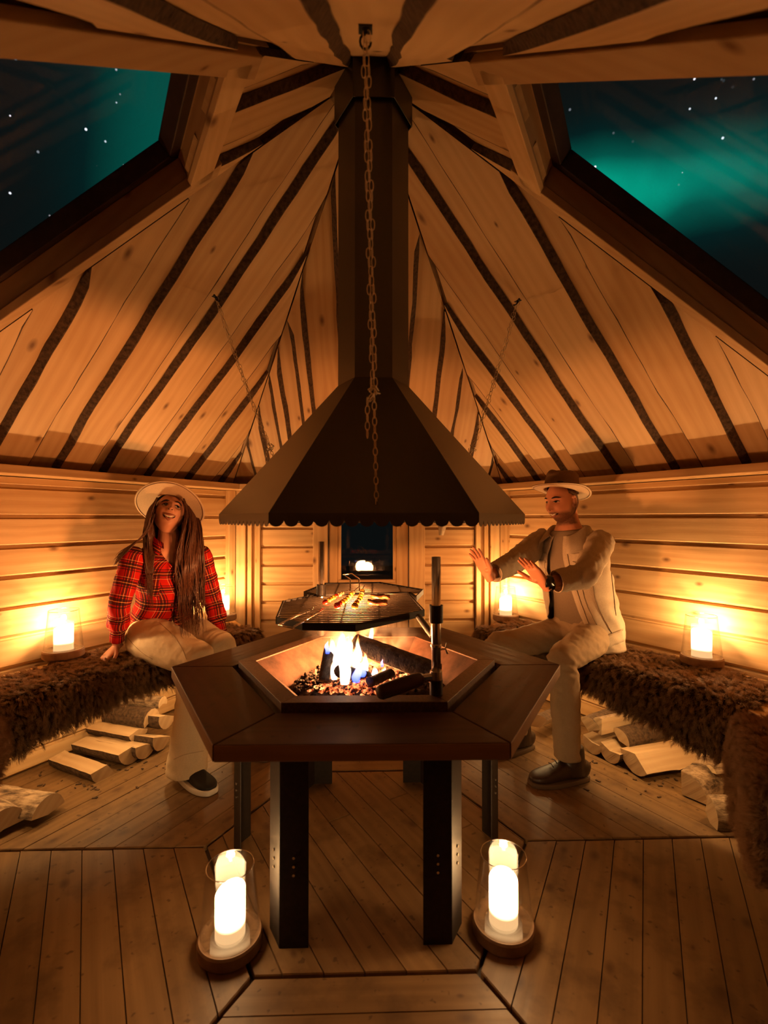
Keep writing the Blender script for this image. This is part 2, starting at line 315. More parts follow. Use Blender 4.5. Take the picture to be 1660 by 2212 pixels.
class B:                       # collects geometry of one part
    def __init__(s): s.v = []; s.f = []; s.uv = []; s.mi = []
    def add(s, v, f, uv=None, mi=0):
        n = len(s.v); s.v += [Vector(x) for x in v]; s.f += [tuple(i+n for i in q) for q in f]
        s.uv += list(uv) if uv is not None else [(x[0], x[1]) for x in s.v[n:]]
        s.mi += [mi]*len(f) if isinstance(mi, int) else list(mi); return s
    def box(s, c, x, y, z, mi=0):   # centre and three half-axis vectors
        c, x, y, z = map(Vector, (c, x, y, z)); v = [c+a*x+b*y+d*z for d in (-1, 1) for b in (-1, 1) for a in (-1, 1)]
        ax = sorted((x, y, z), key=lambda q: -q.length); o = random.random()*7
        uv = [((p-c).dot(ax[0].normalized())+o, (p-c).dot(ax[1].normalized())+(p-c).dot(ax[2].normalized())+o) for p in v]
        return s.add(v, [(0, 2, 3, 1), (4, 5, 7, 6), (0, 1, 5, 4), (2, 6, 7, 3), (0, 4, 6, 2), (1, 3, 7, 5)], uv, mi)
    def prism(s, poly, z0, z1, mi=0, mi_side=None):
        n = len(poly); v = [(*p[:2], z0) for p in poly] + [(*p[:2], z1) for p in poly]
        f = [tuple(range(n-1, -1, -1)), tuple(range(n, 2*n))] + [(i, (i+1) % n, (i+1) % n+n, i+n) for i in range(n)]
        return s.add(v, f, None, [mi, mi]+[mi if mi_side is None else mi_side]*n)
    def tube(s, pts, r, n=8, cap=True, mi=0, closed=False):
        pts = [Vector(p) for p in pts]; k = len(pts); rr = r if isinstance(r, (list, tuple)) else [r]*k
        up = None; v = []; uv = []; al = 0
        for i, p in enumerate(pts):
            if closed: t = (pts[(i+1) % k]-pts[i-1]).normalized()
            else: t = (pts[min(i+1, k-1)]-pts[max(i-1, 0)]).normalized()
            if up is None: up = t.orthogonal().normalized()
            up = (up - t*up.dot(t)).normalized(); w = t.cross(up)
            if i: al += (p-pts[i-1]).length
            for j in range(n):
                a = 2*PI*j/n; v.append(p + (up*math.cos(a)+w*math.sin(a))*rr[i]); uv.append((al, j/n*2*PI*rr[i]))
        f = []
        for i in range(k if closed else k-1):
            a, b = i*n, ((i+1) % k)*n
            f += [(a+j, a+(j+1) % n, b+(j+1) % n, b+j) for j in range(n)]
        if cap and not closed: f += [tuple(range(n-1, -1, -1)), tuple(range((k-1)*n, k*n))]
        return s.add(v, f, uv, mi)
    def lathe(s, prof, n=32, c=(0, 0, 0), mi=0):
        c = Vector(c); v = []; f = []; uv = []
        for r, z in prof:
            for j in range(n): a = 2*PI*j/n; v.append(c+Vector((r*math.cos(a), r*math.sin(a), z))); uv.append((j/n, z))
        for i in range(len(prof)-1): f += [(i*n+j, i*n+(j+1) % n, (i+1)*n+(j+1) % n, (i+1)*n+j) for j in range(n)]
        if prof[0][0] > 1e-6: f.append(tuple(range(n-1, -1, -1)))
        if prof[-1][0] > 1e-6: f.append(tuple((len(prof)-1)*n+j for j in range(n)))
        return s.add(v, f, uv, mi)
    def ball(s, c, r, n=10, m=7, mi=0, rot=None):
        c = Vector(c); r = Vector(r) if isinstance(r, (tuple, list)) else Vector((r, r, r)); v = []; f = []
        for i in range(1, m):
            th = PI*i/m
            for j in range(n): a = 2*PI*j/n; q = Vector((r.x*math.sin(th)*math.cos(a), r.y*math.sin(th)*math.sin(a), r.z*math.cos(th))); v.append(c+(rot @ q if rot else q))
        q = Vector((0, 0, r.z)); q = rot @ q if rot else q; v += [c+q, c-q]; T, Bm = len(v)-2, len(v)-1
        for i in range(m-2): f += [(i*n+j, i*n+n+j, i*n+n+(j+1) % n, i*n+(j+1) % n) for j in range(n)]
        f += [(T, j, (j+1) % n) for j in range(n)] + [(Bm, (m-2)*n+(j+1) % n, (m-2)*n+j) for j in range(n)]
        return s.add(v, f, None, mi)
    def obj(s, name, mats, parent=None, smooth=False, world=True, kind=None):
        return mesh(name, s.v, s.f, mats, parent, smooth, s.uv, s.mi, world, kind)
def bevel(o, w=0.004, seg=2):
    m = o.modifiers.new('bevel', 'BEVEL'); m.width = w; m.segments = seg; m.limit_method = 'ANGLE'; return o
def nse(x, y=0, z=0, s=1): return noise.noise(Vector((x*s, y*s, z*s)))

def crom(P, t):      # catmull-rom through a list of tuples / vectors, t in 0..len-1
    n = len(P); i = min(int(t), n-2); u = t-i; g = lambda k: np.array(P[max(0, min(n-1, k))], float)
    p0, p1, p2, p3 = g(i-1), g(i), g(i+1), g(i+2)
    if i == 0: p0 = 2*p1-p2
    if i == n-2: p3 = 2*p2-p1
    return 0.5*((2*p1)+(-p0+p2)*u+(2*p0-5*p1+4*p2-p3)*u*u+(-p0+3*p1-3*p2+p3)*u**3)
# ------------------------------------------------------------------ the hut: a hexagon, centre at the origin, door wall at +y
A = 1.74; ZW = 1.51; ZS = 0.8585; T30 = math.tan(PI/6); TOPZ = ZW + ZS*A; NL = math.sqrt(1+ZS*ZS)
def ax(deg):
    a = math.radians(deg); return Vector((math.cos(a), math.sin(a), 0)), Vector((-math.sin(a), math.cos(a), 0))
def wp(deg, s, r, z):
    n, t = ax(deg); return n*r + t*s + Vector((0, 0, z))
def rp(deg, s, r, h=0.0):      # point on a roof panel: s along the eave, r apothem distance, h outwards
    n, t = ax(deg); return n*r + t*s + Vector((0, 0, ZW + ZS*(A-r))) + (n*ZS + Vector((0, 0, 1)))*(h/NL)
def hexpts(R, z, c=(0, 0), rot=0.0): return [Vector((c[0]+R*math.cos(PI/3*k+rot), c[1]+R*math.sin(PI/3*k+rot), z)) for k in range(6)]

# floor
fl = B(); fl.prism([(p.x, p.y) for p in hexpts(2.08, 0)], -0.10, -0.022)
floor = struct(fl.obj('floor', 'window_frame_brown'))
def poly_plank(poly, parent, along, name='plank', z0=-0.022, z1=0.0, mat='floor_wood', ch=0.003):
    c = sum((Vector((*p, 0)) for p in poly), Vector())/len(poly); off = (random.random()*9, random.random()*9)
    al = Vector((*along, 0)).normalized(); pe = Vector((-al.y, al.x, 0)); v = []; uv = []
    dz = random.uniform(-0.0012, 0.0008)
    for z, k in ((z0, 0), (z1-ch+dz, 0), (z1+dz, ch)):
        for p in poly:
            q = Vector((*p, 0)); d = (c-q); q = q + d.normalized()*k if k else q
            v.append((q.x, q.y, z)); uv.append((q.dot(al)+off[0], q.dot(pe)+off[1]))
    n = len(poly); f = [tuple(range(2*n, 3*n))]
    for a in (0, n): f += [(a+i, a+(i+1) % n, a+n+(i+1) % n, a+n+i) for i in range(n)]
    return mesh(name, v, f, mat, parent, False, uv)
def clip(poly, a, b, c):        # keep a*x+b*y<=c
    out = []
    for i in range(len(poly)):
        p, q = poly[i], poly[(i+1) % len(poly)]; dp = a*p[0]+b*p[1]-c; dq = a*q[0]+b*q[1]-c
        if dp <= 0: out.append(p)
        if dp*dq < 0: t = dp/(dp-dq); out.append((p[0]+t*(q[0]-p[0]), p[1]+t*(q[1]-p[1])))
    return out
FR = 0.616; PW = 0.0985
inner = [(p.x, p.y) for p in hexpts(FR-0.007, 0)]
n30, t30 = ax(30)
k = -6
while k < 7:                    # centre field, boards running parallel to the back right wall
    o0 = k*PW+0.03; pl = clip(clip(inner, n30.x, n30.y, o0+PW-0.0015), -n30.x, -n30.y, -(o0+0.0015))
    if len(pl) > 2:
        cut = random.choice([None, -0.12, 0.2])
        if cut is None or abs(o0) > 0.35: poly_plank(pl, floor, t30)
        else:
            for sg in (1, -1):
                q = clip(pl, sg*t30.x, sg*t30.y, sg*cut-0.0008)
                if len(q) > 2: poly_plank(q, floor, t30)
    k += 1
for deg in (30, 90, 150, 210, 270, 330):
    n, t = ax(deg); r = FR*math.cos(PI/6)+0.006
    while r < A+0.04:
        r1 = min(r+PW, A+0.05)
        g = 0.007
        pts = [(r+0.0013, -(r*T30-g)), (r+0.0013, r*T30-g), (r1-0.0013, r1*T30-g), (r1-0.0013, -(r1*T30-g))]
        poly_plank([(n.x*a+t.x*b, n.y*a+t.y*b) for a, b in pts], floor, t); r = r1

# walls
PROF = [(0.035, 0.0), (0.022, 0.0), (0.0, 0.017), (0.0, 0.935), (0.018, 0.955), (0.022, 1.0), (0.035, 1.0)]
def wall_plank(deg, s0, s1, z0, z1, parent, a=A):
    p = (z1-z0); v = []; uv = []; o = (random.random()*9, random.random()*9)
    for s in (s0, s1):
        for d, q in PROF:
            z = z0 + (q if 0 < q < 0.02 else q*p if q != 0.017 else q)
            v.append(wp(deg, s, a+d, z)); uv.append((s+o[0], z+o[1]-d))
    m = len(PROF); f = [(i, i+1, m+i+1, m+i) for i in range(m-1)] + [tuple(range(m-1, -1, -1)), tuple(range(m, 2*m))]
    return mesh('plank', v, f, 'wall_pine', parent, False, uv)
def wall_slab(name, deg, gaps=None):
    b = B(); n, t = ax(deg); S = (A+0.1)*T30
    segs = [(-S, S, -0.1, ZW+0.02)] if not gaps else [(-S, gaps[0], -0.1, ZW+0.02), (gaps[1], S, -0.1, ZW+0.02), (gaps[0], gaps[1], gaps[2], ZW+0.02)]
    for s0, s1, z0, z1 in segs: b.box(wp(deg, (s0+s1)/2, A+0.055, (z0+z1)/2), t*((s1-s0)/2), n*0.025, Vector((0, 0, (z1-z0)/2)))
    return struct(b.obj(name, 'frame_pine'))
def top_plate(deg, parent):     # a planed board lying on the wall and standing proud: its ledge shades the foot of the roof
    b = B(); r0, r1, o = 1.60, A+0.03, random.random()*9; g = 0.001
    v = [wp(deg, s, r, z) for z in (1.453, 1.4945) for r, s in ((r0, -r0*T30+g), (r0, r0*T30-g), (r1, r1*T30-g), (r1, -r1*T30+g))]
    b.add(v, [(3, 2, 1, 0), (4, 5, 6, 7), (0, 1, 5, 4), (1, 2, 6, 5), (2, 3, 7, 6), (3, 0, 4, 7)], [(p.dot(ax(deg)[1])+o, p.z+p.dot(ax(deg)[0])+o) for p in v])
    bevel(b.obj('top_plate', 'wall_pine', parent), 0.004)
DOOR = (-0.30, 0.297, 1.43)
walls = {}
for nm, deg in (('wall_back_left', 150), ('wall_back_right', 30), ('wall_front_left', 210), ('wall_front_right', 330)):
    w = wall_slab(nm, deg); walls[deg] = w
    off = {150: 0.0, 30: 0.004, 210: 0.0, 330: 0.004}[deg]
    z = 1.399+off; lim = A*T30-0.072 if deg in (150, 30) else A*T30
    lo, hi = (-lim, A*T30) if deg == 150 else (-A*T30, lim) if deg == 30 else (-lim, lim)
    wall_plank(deg, lo, hi, z, 1.452, w)
    while z > 0.0:
        z1 = z; z -= 0.1455; wall_plank(deg, lo, hi, max(z, 0.0), z1, w)
    top_plate(deg, w)
wb = wall_slab('wall_back', 90, (DOOR[0], DOOR[1], DOOR[2])); walls[90] = wb
z = 1.172+0.137*2
for a_, b_ in ((0.415, 0.80), (-0.79, -0.42)):
    zz = z
    while zz > 0: z1 = zz; zz -= 0.1375; wall_plank(90, a_, b_, max(0, zz), z1, wb)
n, t = ax(90)
top_plate(90, wb)
b = B(); b.box(wp(90, 0, A+0.005, 1.452), t*0.80, n*0.016, Vector((0, 0, 0.020))); bevel(b.obj('plank', 'wall_pine', wb), 0.004)
# corner posts and cover battens either side of the back wall
def batten(parent, deg, s0, s1, proud, z0=0.0, z1=1.452, nm='batten'):
    n, t = ax(deg); b = B(); b.box(wp(deg, (s0+s1)/2, A+0.03-proud/2-0.015, (z0+z1)/2), Vector((0, 0, (z1-z0)/2)), t*((s1-s0)/2), n*(0.015+proud/2))
    return bevel(b.obj(nm, 'wall_pine', parent), 0.004)
cl = struct(B().box(wp(90, 0.955, A+0.02, 0.73), Vector((0, 0, 0.73)), Vector((0.03, 0, 0)), Vector((0, 0.02, 0))).obj('trim_1', 'wall_pine'))
cr = struct(B().box(wp(90, -0.955, A+0.02, 0.73), Vector((0, 0, 0.73)), Vector((0.03, 0, 0)), Vector((0, 0.02, 0))).obj('trim_2', 'wall_pine'))
for sg, par, side in ((1, cl, 150), (-1, cr, 30)):
    ss = lambda a, b_: (min(sg*a, sg*b_), max(sg*a, sg*b_))
    batten(par, side, *ss(-A*T30+0.072, -A*T30+0.010), 0.034)
    batten(par, 90, *ss(0.985, 0.912), 0.012); batten(par, 90, *ss(0.893, 0.862), 0.028); batten(par, 90, *ss(0.862, 0.836), 0.002); batten(par, 90, *ss(0.836, 0.802), 0.020)

# door in the back wall with its square pane
door = struct(B().box(wp(90, 0, A+0.085, 0.71), Vector((0.29, 0, 0)), Vector((0, 0.004, 0)), Vector((0, 0, 0.02))).obj('door_1', 'frame_pine'))
def dbox(nm, x0, x1, z0, z1, y0, y1, mat='wall_pine', w=0.004):
    b = B(); hx, hz = (x1-x0)/2, (z1-z0)/2; b.box(((x0+x1)/2, (y0+y1)/2, (z0+z1)/2), (hx, 0, 0), (0, (y1-y0)/2, 0), (0, 0, hz)); return bevel(b.obj(nm, mat, door), w)
GX = (-0.178, 0.200)  # pane, room x is -s
GX0, GX1, GZ0, GZ1 = -0.206, 0.180, 0.792, 1.36
dbox('stile', -0.293, GX0-0.026, 0.03, 1.42, A+0.004, A+0.05); dbox('stile', GX1+0.026, 0.294, 0.03, 1.42, A+0.004, A+0.05)
dbox('stile', GX0-0.026, GX0-0.001, GZ0-0.03, 1.42, A+0.010, A+0.05); dbox('stile', GX1+0.001, GX1+0.026, GZ0-0.03, 1.42, A+0.010, A+0.05)
dbox('rail', GX0, GX1, GZ1, 1.42, A+0.006, A+0.05); dbox('rail', GX0-0.02, GX1+0.02, GZ0-0.026, GZ0-0.002, A+0.000, A+0.05)
dbox('rail', GX0-0.026, GX1+0.026, GZ0-0.13, GZ0-0.028, A+0.006, A+0.05)
for i in range(6): x0 = GX0-0.026+i*0.0733; dbox('panel_board', x0+0.001, x0+0.0725, 0.04, GZ0-0.132, A+0.012, A+0.045)
dbox('pane', GX0, GX1, GZ0, GZ1, A+0.022, A+0.026, 'door_glass', 0.0)
dbox('frame_post', -0.415, -0.306, 0.0, 1.43, A-0.006, A+0.03); dbox('frame_post', 0.302, 0.42, 0.0, 1.43, A-0.006, A+0.03)
dbox('frame_post', -0.306, -0.300, 0.0, 1.43, A+0.010, A+0.03, 'window_frame_brown', 0.0); dbox('frame_post', 0.296, 0.302, 0.0, 1.43, A+0.010, A+0.03, 'window_frame_brown', 0.0)

# roof: waney-edged boards, an upper layer lapped over a lower one, six panels
rb = B()
def win_half(r): return r*T30 - 0.092
R0W, R1W = 0.607, 1.50
def slab(deg, r0, r1, f0, f1, h0, h1):
    v = []
    for h in (h0, h1):
        for r, s in ((r0, f0(r0)), (r0, f1(r0)), (r1, f1(r1)), (r1, f0(r1))): v.append(rp(deg, s, r, h))
    rb.add(v, [(3, 2, 1, 0), (4, 5, 6, 7), (0, 1, 5, 4), (1, 2, 6, 5), (2, 3, 7, 6), (3, 0, 4, 7)])
ex = 0.045
for deg in (30, 90, 150, 270): slab(deg, 0.08, 2.0, lambda r: -r*T30-ex, lambda r: r*T30+ex, 0.052, 0.15)
for deg in (210, 330):
    e = lambda r: r*T30+ex; o = 0.02
    slab(deg, 0.10, R0W-0.02, lambda r: -e(r), e, 0.052, 0.15); slab(deg, R1W+0.02, 2.0, lambda r: -e(r), e, 0.052, 0.15)
    slab(deg, R0W-0.02, R1W+0.02, lambda r: -e(r), lambda r: -win_half(r)-o, 0.052, 0.15); slab(deg, R0W-0.02, R1W+0.02, lambda r: win_half(r)+o, e, 0.052, 0.15)
ceiling = struct(rb.obj('ceiling', 'frame_pine'))
def roof_board(deg, s0, s1, h, th, ra, rb_, seed, over=True, bark=(1, 1), tip=0.0):
    rs = random.Random(seed); ph = [rs.random()*50 for _ in range(4)]
    amp = 0.015 if over else 0.004
    wob = lambda r, i: amp*(nse(r*2.2, ph[i])*1.0 + 0.45*nse(r*7, ph[i]+9))
    lo = max(ra, 0.0)
    if s0*s1 > 0: lo = max(lo, (min(abs(s0), abs(s1))+0.004)/T30)
    if lo > rb_-0.05: return
    K = max(6, int((rb_-lo)*16)); st = []; g = 0.004
    for i in range(K+1):
        r = lo + (rb_-lo)*i/K
        a = s0+wob(r, 0); c = s1+wob(r, 1); lim = r*T30-g
        st.append((r, max(-lim, min(lim, a)), max(-lim, min(lim, c)), a < -lim, c > lim))
    v = []; uv = []; o = (rs.random()*9, rs.random()*9); sp = 0.025 if over else 0.0
    for r, a, c, ca, cc in st:
        if c-a < 0.002: c = a+0.002
        rg = 0.004*nse(r*24, ph[2])
        sa = 0 if ca else sp*bark[0]; sc = 0 if cc else sp*bark[1]
        w_ = c-a; e0 = 0 if ca else min(0.25*w_, (0.0035+0.004*nse(r*9, ph[3]))*over); e1 = 0 if cc else min(0.25*w_, (0.0035+0.004*nse(r*9, ph[3]+5))*over)
        a1 = a+min(sa, w_*0.3); c1 = c-min(sc, w_*0.3)
        for s, hh in ((a1, h), (a1+max(e0, 0.0004), h-0.0002), (c1-max(e1, 0.0004), h-0.0002), (c1, h), (c+rg*bark[1]*(not cc), h+th), (a-rg*bark[0]*(not ca), h+th)):
            v.append(rp(deg, s, r, hh)); uv.append((r+o[0], s+o[1]))
    f = []; mi = []; bk = 1 if over else 0
    for i in range(K):
        q = i*6; ca, cc = st[i][3], st[i][4]
        for j, m_ in ((0, bk), (1, 0), (2, bk), (3, bk), (4, 0), (5, bk)):
            f.append((q+j, q+(j+1) % 6, q+6+(j+1) % 6, q+6+j)); mi.append(m_)
    f += [(5, 4, 3, 2, 1, 0), tuple(K*6+j for j in range(6))]; mi += [bk, 0]
    return mesh('roof_board', v, f, ['pine', 'bark'], ceiling, False, uv, mi)
# (thick bark edge, thin edge) of every lapped board, per panel; the board spans between the two
LAP = {150: [(-0.875, -1.06), (-0.59, -0.81), (-0.30, -0.49), (-0.02, -0.21), (0.235, 0.04), (0.53, 0.345), (0.83, 0.64)],
       30: [(0.92, 1.10), (0.66, 0.85), (0.405, 0.59), (0.065, 0.30), (-0.265, -0.04), (-0.59, -0.375), (-0.88, -0.69)],
       90: [(0.175, -0.03), (0.44, 0.335), (0.62, 0.52), (-0.255, -0.10), (-0.585, -0.42), (0.85, 0.70), (-0.90, -0.72)],
       270: [(-0.065, -0.245), (0.070, 0.265), (-0.345, -0.52), (0.36, 0.56), (-0.62, -0.80), (0.66, 0.84)],
       210: [(-0.20, -0.38), (0.10, -0.09), (0.30, 0.17), (0.6, 0.45)], 330: [(0.20, 0.38), (-0.10, 0.09), (-0.30, -0.17), (-0.6, -0.45)]}
sd = 100
for deg, laps in LAP.items():
    rmax = R0W-0.006 if deg in (210, 330) else 1.93
    edges = sorted((min(l), max(l), (1, 0.16) if l[0] < l[1] else (0.16, 1)) for l in laps)
    if deg in (90, 270): edges = [(a_, b_, (0.9, 0.9)) for a_, b_, _ in edges]
    for a_, b_, bk in edges:
        sd += 1; roof_board(deg, a_, b_, 0.0, 0.024, 0.13, rmax, sd, True, bk)
    cuts = [-rmax*T30] + [x for a_, b_, _ in edges for x in (a_, b_)] + [rmax*T30]
    for i in range(0, len(cuts), 2):
        if cuts[i+1]-cuts[i] > 0.005: sd += 1; roof_board(deg, cuts[i]-0.035, cuts[i+1]+0.035, 0.027, 0.02, 0.13, rmax, sd, False)
# roof windows
def window(name, deg):
    w = None
    nrm = (rp(deg, 0, 1, 1)-rp(deg, 0, 1, 0))*0.6+Vector((0, 0, 0.4))
    def rw(s_, r_, h_=0.0): return rp(deg, s_, r_, 0)+nrm*h_
    def quad(nm, pts_a, pts_b, mat, wd=0.003):      # two quads -> a board
        b = B(); al = (pts_a[1]-pts_a[0]).normalized(); o = (random.random()*9, random.random()*9)
        v = pts_a+pts_b; c = sum(v, Vector())/8
        n_ = (pts_a[3]-pts_a[0]).normalized(); n2 = (pts_b[0]-pts_a[0]).normalized()
        b.add(v, [(3, 2, 1, 0), (4, 5, 6, 7), (0, 1, 5, 4), (1, 2, 6, 5), (2, 3, 7, 6), (3, 0, 4, 7)], [((p-c).dot(al)+o[0], (p-c).dot(n_)+(p-c).dot(n2)+o[1]) for p in v])
        return bevel(b.obj(nm, mat, w), wd) if w else b.obj(nm, mat)
    H = lambda r: win_half(r)
    g0, g1 = R0W+0.032, R1W-0.032; fr = 0.032
    def gw(r): return H(r)-fr/math.cos(PI/6)
    gl = [rw(-gw(g0), g0, 0.165), rw(gw(g0), g0, 0.165), rw(gw(g1), g1, 0.165), rw(-gw(g1), g1, 0.165)]
    N_ = rp(deg, 0, 1, 1)-rp(deg, 0, 1, 0)
    w = quad(name, gl, [p+N_*0.004 for p in gl], 'pane_glass', 0); struct(w)
    for sg in (1, -1):
        a0, a1 = R0W-0.10, R1W+0.1                       # trim board along the hip
        lo = [rw(sg*H(a0), a0, -0.004), rw(sg*H(a1), a1, -0.004), rw(sg*(a1*T30-0.008), a1, -0.004), rw(sg*(a0*T30-0.008), a0, -0.004)]
        quad('trim_board', lo, [p+N_*0.030 for p in lo], 'frame_pine')
        lo = [rw(sg*H(R0W), R0W, 0.0), rw(sg*H(R1W), R1W, 0.0), rw(sg*H(R1W), R1W, 0.105), rw(sg*H(R0W), R0W, 0.105)]
        quad('lining', lo, [p+(rw(sg*0.018, 1)-rw(0, 1)) for p in lo], 'frame_pine')
        lo = [rw(sg*gw(g0), g0, 0.105), rw(sg*gw(g1), g1, 0.105), rw(sg*(H(R1W)+.02), R1W+.02, 0.105), rw(sg*(H(R0W)+.02), R0W-.02, 0.105)]
        quad('frame', lo, [p+N_*0.062 for p in lo], 'window_frame_brown')
    for r, rr, rt, g in ((R0W, R0W-0.018, R0W-0.075, g0), (R1W, R1W+0.018, R1W+0.1, g1)):
        lo = [rw(-H(r), r, -0.0), rw(H(r), r, -0.0), rw(H(r), r, 0.105), rw(-H(r), r, 0.105)]
        quad('lining', lo, [p+(rw(0, rr)-rw(0, r)) for p in lo], 'frame_pine')
        lo = [rw(-H(r)-0.03, r, -0.004), rw(H(r)+0.03, r, -0.004), rw(rt*T30-0.03, rt, -0.004), rw(-rt*T30+0.03, rt, -0.004)]
        quad('trim_board', lo, [p+N_*0.022 for p in lo], 'pine')
        lo = [rw(-gw(g), g, 0.106), rw(gw(g), g, 0.106), rw(H(r)+.02, r+(.02 if g == g1 else -.02), 0.106), rw(-H(r)-.02, r+(.02 if g == g1 else -.02), 0.106)]
        quad('frame', lo, [p+N_*0.062 for p in lo], 'window_frame_brown')
    return w
window('window_1', 210); window('window_2', 330)
# dark ground outside
gb = B(); gb.prism([(14*math.cos(PI/8*k), 14*math.sin(PI/8*k)) for k in range(16)], -0.35, -0.30); struct(gb.obj('ground', 'snow_ground'))
# ------------------------------------------------------------------ grill table
TC = (-0.001, -0.011); TROT = -0.0113
tab = thing('grill_table', 'black-legged hexagonal barbecue table with dark stained boards around its fire bowl', 'table', (0, 0, 0))
for k in range(6):
    b = B(); g = 0.0015
    o = hexpts(0.7463, 0, TC, TROT); i_ = hexpts(0.515, 0, TC, TROT)
    a, c, d, e = o[k], o[(k+1) % 6], i_[(k+1) % 6], i_[k]; m_ = (a+c+d+e)/4
    al = (c-a).normalized(); q = [a+al*g, c-al*g, d-al*g, e+al*g]; of = (random.random()*9, random.random()*9); pe = Vector((-al.y, al.x, 0))
    v = [Vector((p.x, p.y, 0.641)) for p in q]+[Vector((p.x, p.y, 0.6841)) for p in q]
    b.add(v, [(3, 2, 1, 0), (4, 5, 6, 7), (0, 1, 5, 4), (1, 2, 6, 5), (2, 3, 7, 6), (3, 0, 4, 7)], [((p-m_).dot(al)+of[0], (p-m_).dot(pe)+p.z+of[1]) for p in v])
    b.mi = [0, 0, 1, 0, 0, 0]; bevel(b.obj('table_board', ['table_wood', 'table_edge'], tab), 0.003)
rim0, rim1 = hexpts(0.492, 0, TC, TROT), hexpts(0.425, 0, TC, TROT)
for k in range(6):
    a, c, d, e = rim0[k], rim0[(k+1) % 6], rim1[(k+1) % 6], rim1[k]; b = B()
    sec = [(0, 0.655), (0, 0.705), (1, 0.705), (1, 0.699), (0.08, 0.699), (0.08, 0.655)]
    v = []
    for p0, p1 in ((a, e), (c, d)):
        for f_, z in sec: q = p0.lerp(p1, f_); v.append((q.x, q.y, z))
    b.add(v, [(j, (j+1) % 6, 6+(j+1) % 6, 6+j) for j in range(6)]+[(5, 4, 3, 2, 1, 0), (6, 7, 8, 9, 10, 11)])
    bevel(b.obj('rim', 'rim_steel', tab), 0.0015)
bowl = B(); st = [(0.428, 0.700), (0.415, 0.690), (0.30, 0.602), (0.0, 0.595)]
v = [p for R, z in st[:3] for p in hexpts(R, z, TC, TROT)]+[Vector((TC[0], TC[1], 0.597))]
f = [(r*6+j, r*6+(j+1) % 6, r*6+6+(j+1) % 6, r*6+6+j) for r in range(2) for j in range(6)]+[(12+j, 12+(j+1) % 6, 18) for j in range(6)]
v2 = [Vector((p.x*1.012, p.y*1.012, p.z-0.006)) for p in v]; n = len(v)
bowl.add(v+v2, f+[tuple(i+n for i in reversed(q)) for q in f]); bowl.obj('fire_bowl', 'bowl_steel', tab)
LR = 0.505
corners = hexpts(LR, 0, TC, 0)
for k in range(6):
    c = corners[k]; b = B(); leg = None; bolts = []
    for nb in (corners[(k+1) % 6], corners[k-1]):
        d = (nb-c).normalized(); nrm = Vector((d.y, -d.x, 0)); nrm = nrm if nrm.dot(c) > 0 else -nrm
        b.box(c+d*0.0425-nrm*0.0025+Vector((0, 0, 0.3235)), d*0.0425, nrm*0.0025, Vector((0, 0, 0.3235)))
        for z in (0.212, 0.237, 0.262): bolts.append((c+d*0.042+nrm*0.001+Vector((0, 0, z)), nrm, d))
    leg = bevel(b.obj('leg', 'leg_steel', tab), 0.0015)
    for p, nrm, d in bolts:
        q = B(); q.tube([p-nrm*0.002, p+nrm*0.003], 0.0042, 8); q.obj('bolt', 'galvanised', leg)
b = B()
for k in range(6):
    p, q = corners[k]*0.985, corners[(k+1) % 6]*0.985; d = (q-p).normalized(); c = (p+q)/2
    nrm = Vector((d.y, -d.x, 0)); b.box(c+Vector((0, 0, 0.622)), d*0.245, nrm*0.0025, Vector((0, 0, 0.018)))
b.obj('support_frame', 'black_steel', tab, kind='stuff')
# ------------------------------------------------------------------ smoke hood
HC = (0.0223, -0.0521); RR, RZ, CR, CZ = 0.5767, 1.264, 0.133, 1.7485
hood = thing('smoke_hood', 'dark metal smoke hood and chimney with scalloped rim hanging over the fire', 'smoke hood', (HC[0], HC[1], RZ))
ro, co = hexpts(RR, RZ, HC), hexpts(CR, CZ, HC)
for k in range(6):
    a, c, d, e = ro[k], ro[(k+1) % 6], co[(k+1) % 6], co[k]; nr = ((c-a).cross(e-a)).normalized(); b = B(); al = (c-a).normalized()
    b.add([a, c, d, e, a-nr*0.003, c-nr*0.003, d-nr*0.003, e-nr*0.003], [(0, 1, 2, 3), (7, 6, 5, 4), (0, 4, 5, 1), (1, 5, 6, 2), (2, 6, 7, 3), (3, 7, 4, 0)])
    b.obj('hood_panel', 'hood_metal', hood)
    b = B(); NS = 14; W = (c-a).length; top = []; bot = []; nn = Vector((al.y, -al.x, 0))
    for i in range(NS*8+1):
        u = i/(NS*8); ph = (u*NS) % 1.0; z = RZ-0.021-0.017*math.sqrt(max(0, math.sin(PI*ph)))**1.0
        top.append(a+al*(W*u)); bot.append(Vector((*(a+al*(W*u)).xy, z)))
    m_ = len(top); v = top+bot+[p-nn*0.002 for p in top]+[p-nn*0.002 for p in bot]
    f = [(i, i+1, m_+i+1, m_+i) for i in range(m_-1)]+[(2*m_+i+1, 2*m_+i, 3*m_+i, 3*m_+i+1) for i in range(m_-1)]+[(m_+i, m_+i+1, 3*m_+i+1, 3*m_+i) for i in range(m_-1)]
    b.add(v, f); b.obj('valance', 'hood_metal', hood)
def hextube(nm, R, z0, z1, th=0.003):
    b = B(); o0, o1 = hexpts(R, z0, HC), hexpts(R, z1, HC); i0, i1 = hexpts(R-th, z0, HC), hexpts(R-th, z1, HC)
    v = o0+o1+i0+i1; f = []
    for k in range(6): j = (k+1) % 6; f += [(k, j, 6+j, 6+k), (12+j, 12+k, 18+k, 18+j), (k, 12+k, 12+j, j), (6+k, 6+j, 18+j, 18+k)]
    b.add(v, f); return b.obj(nm, 'hood_metal', hood)
hextube('chimney', CR, CZ-0.002, 3.1); hextube('chimney_collar', 0.148, 2.742, 2.93)
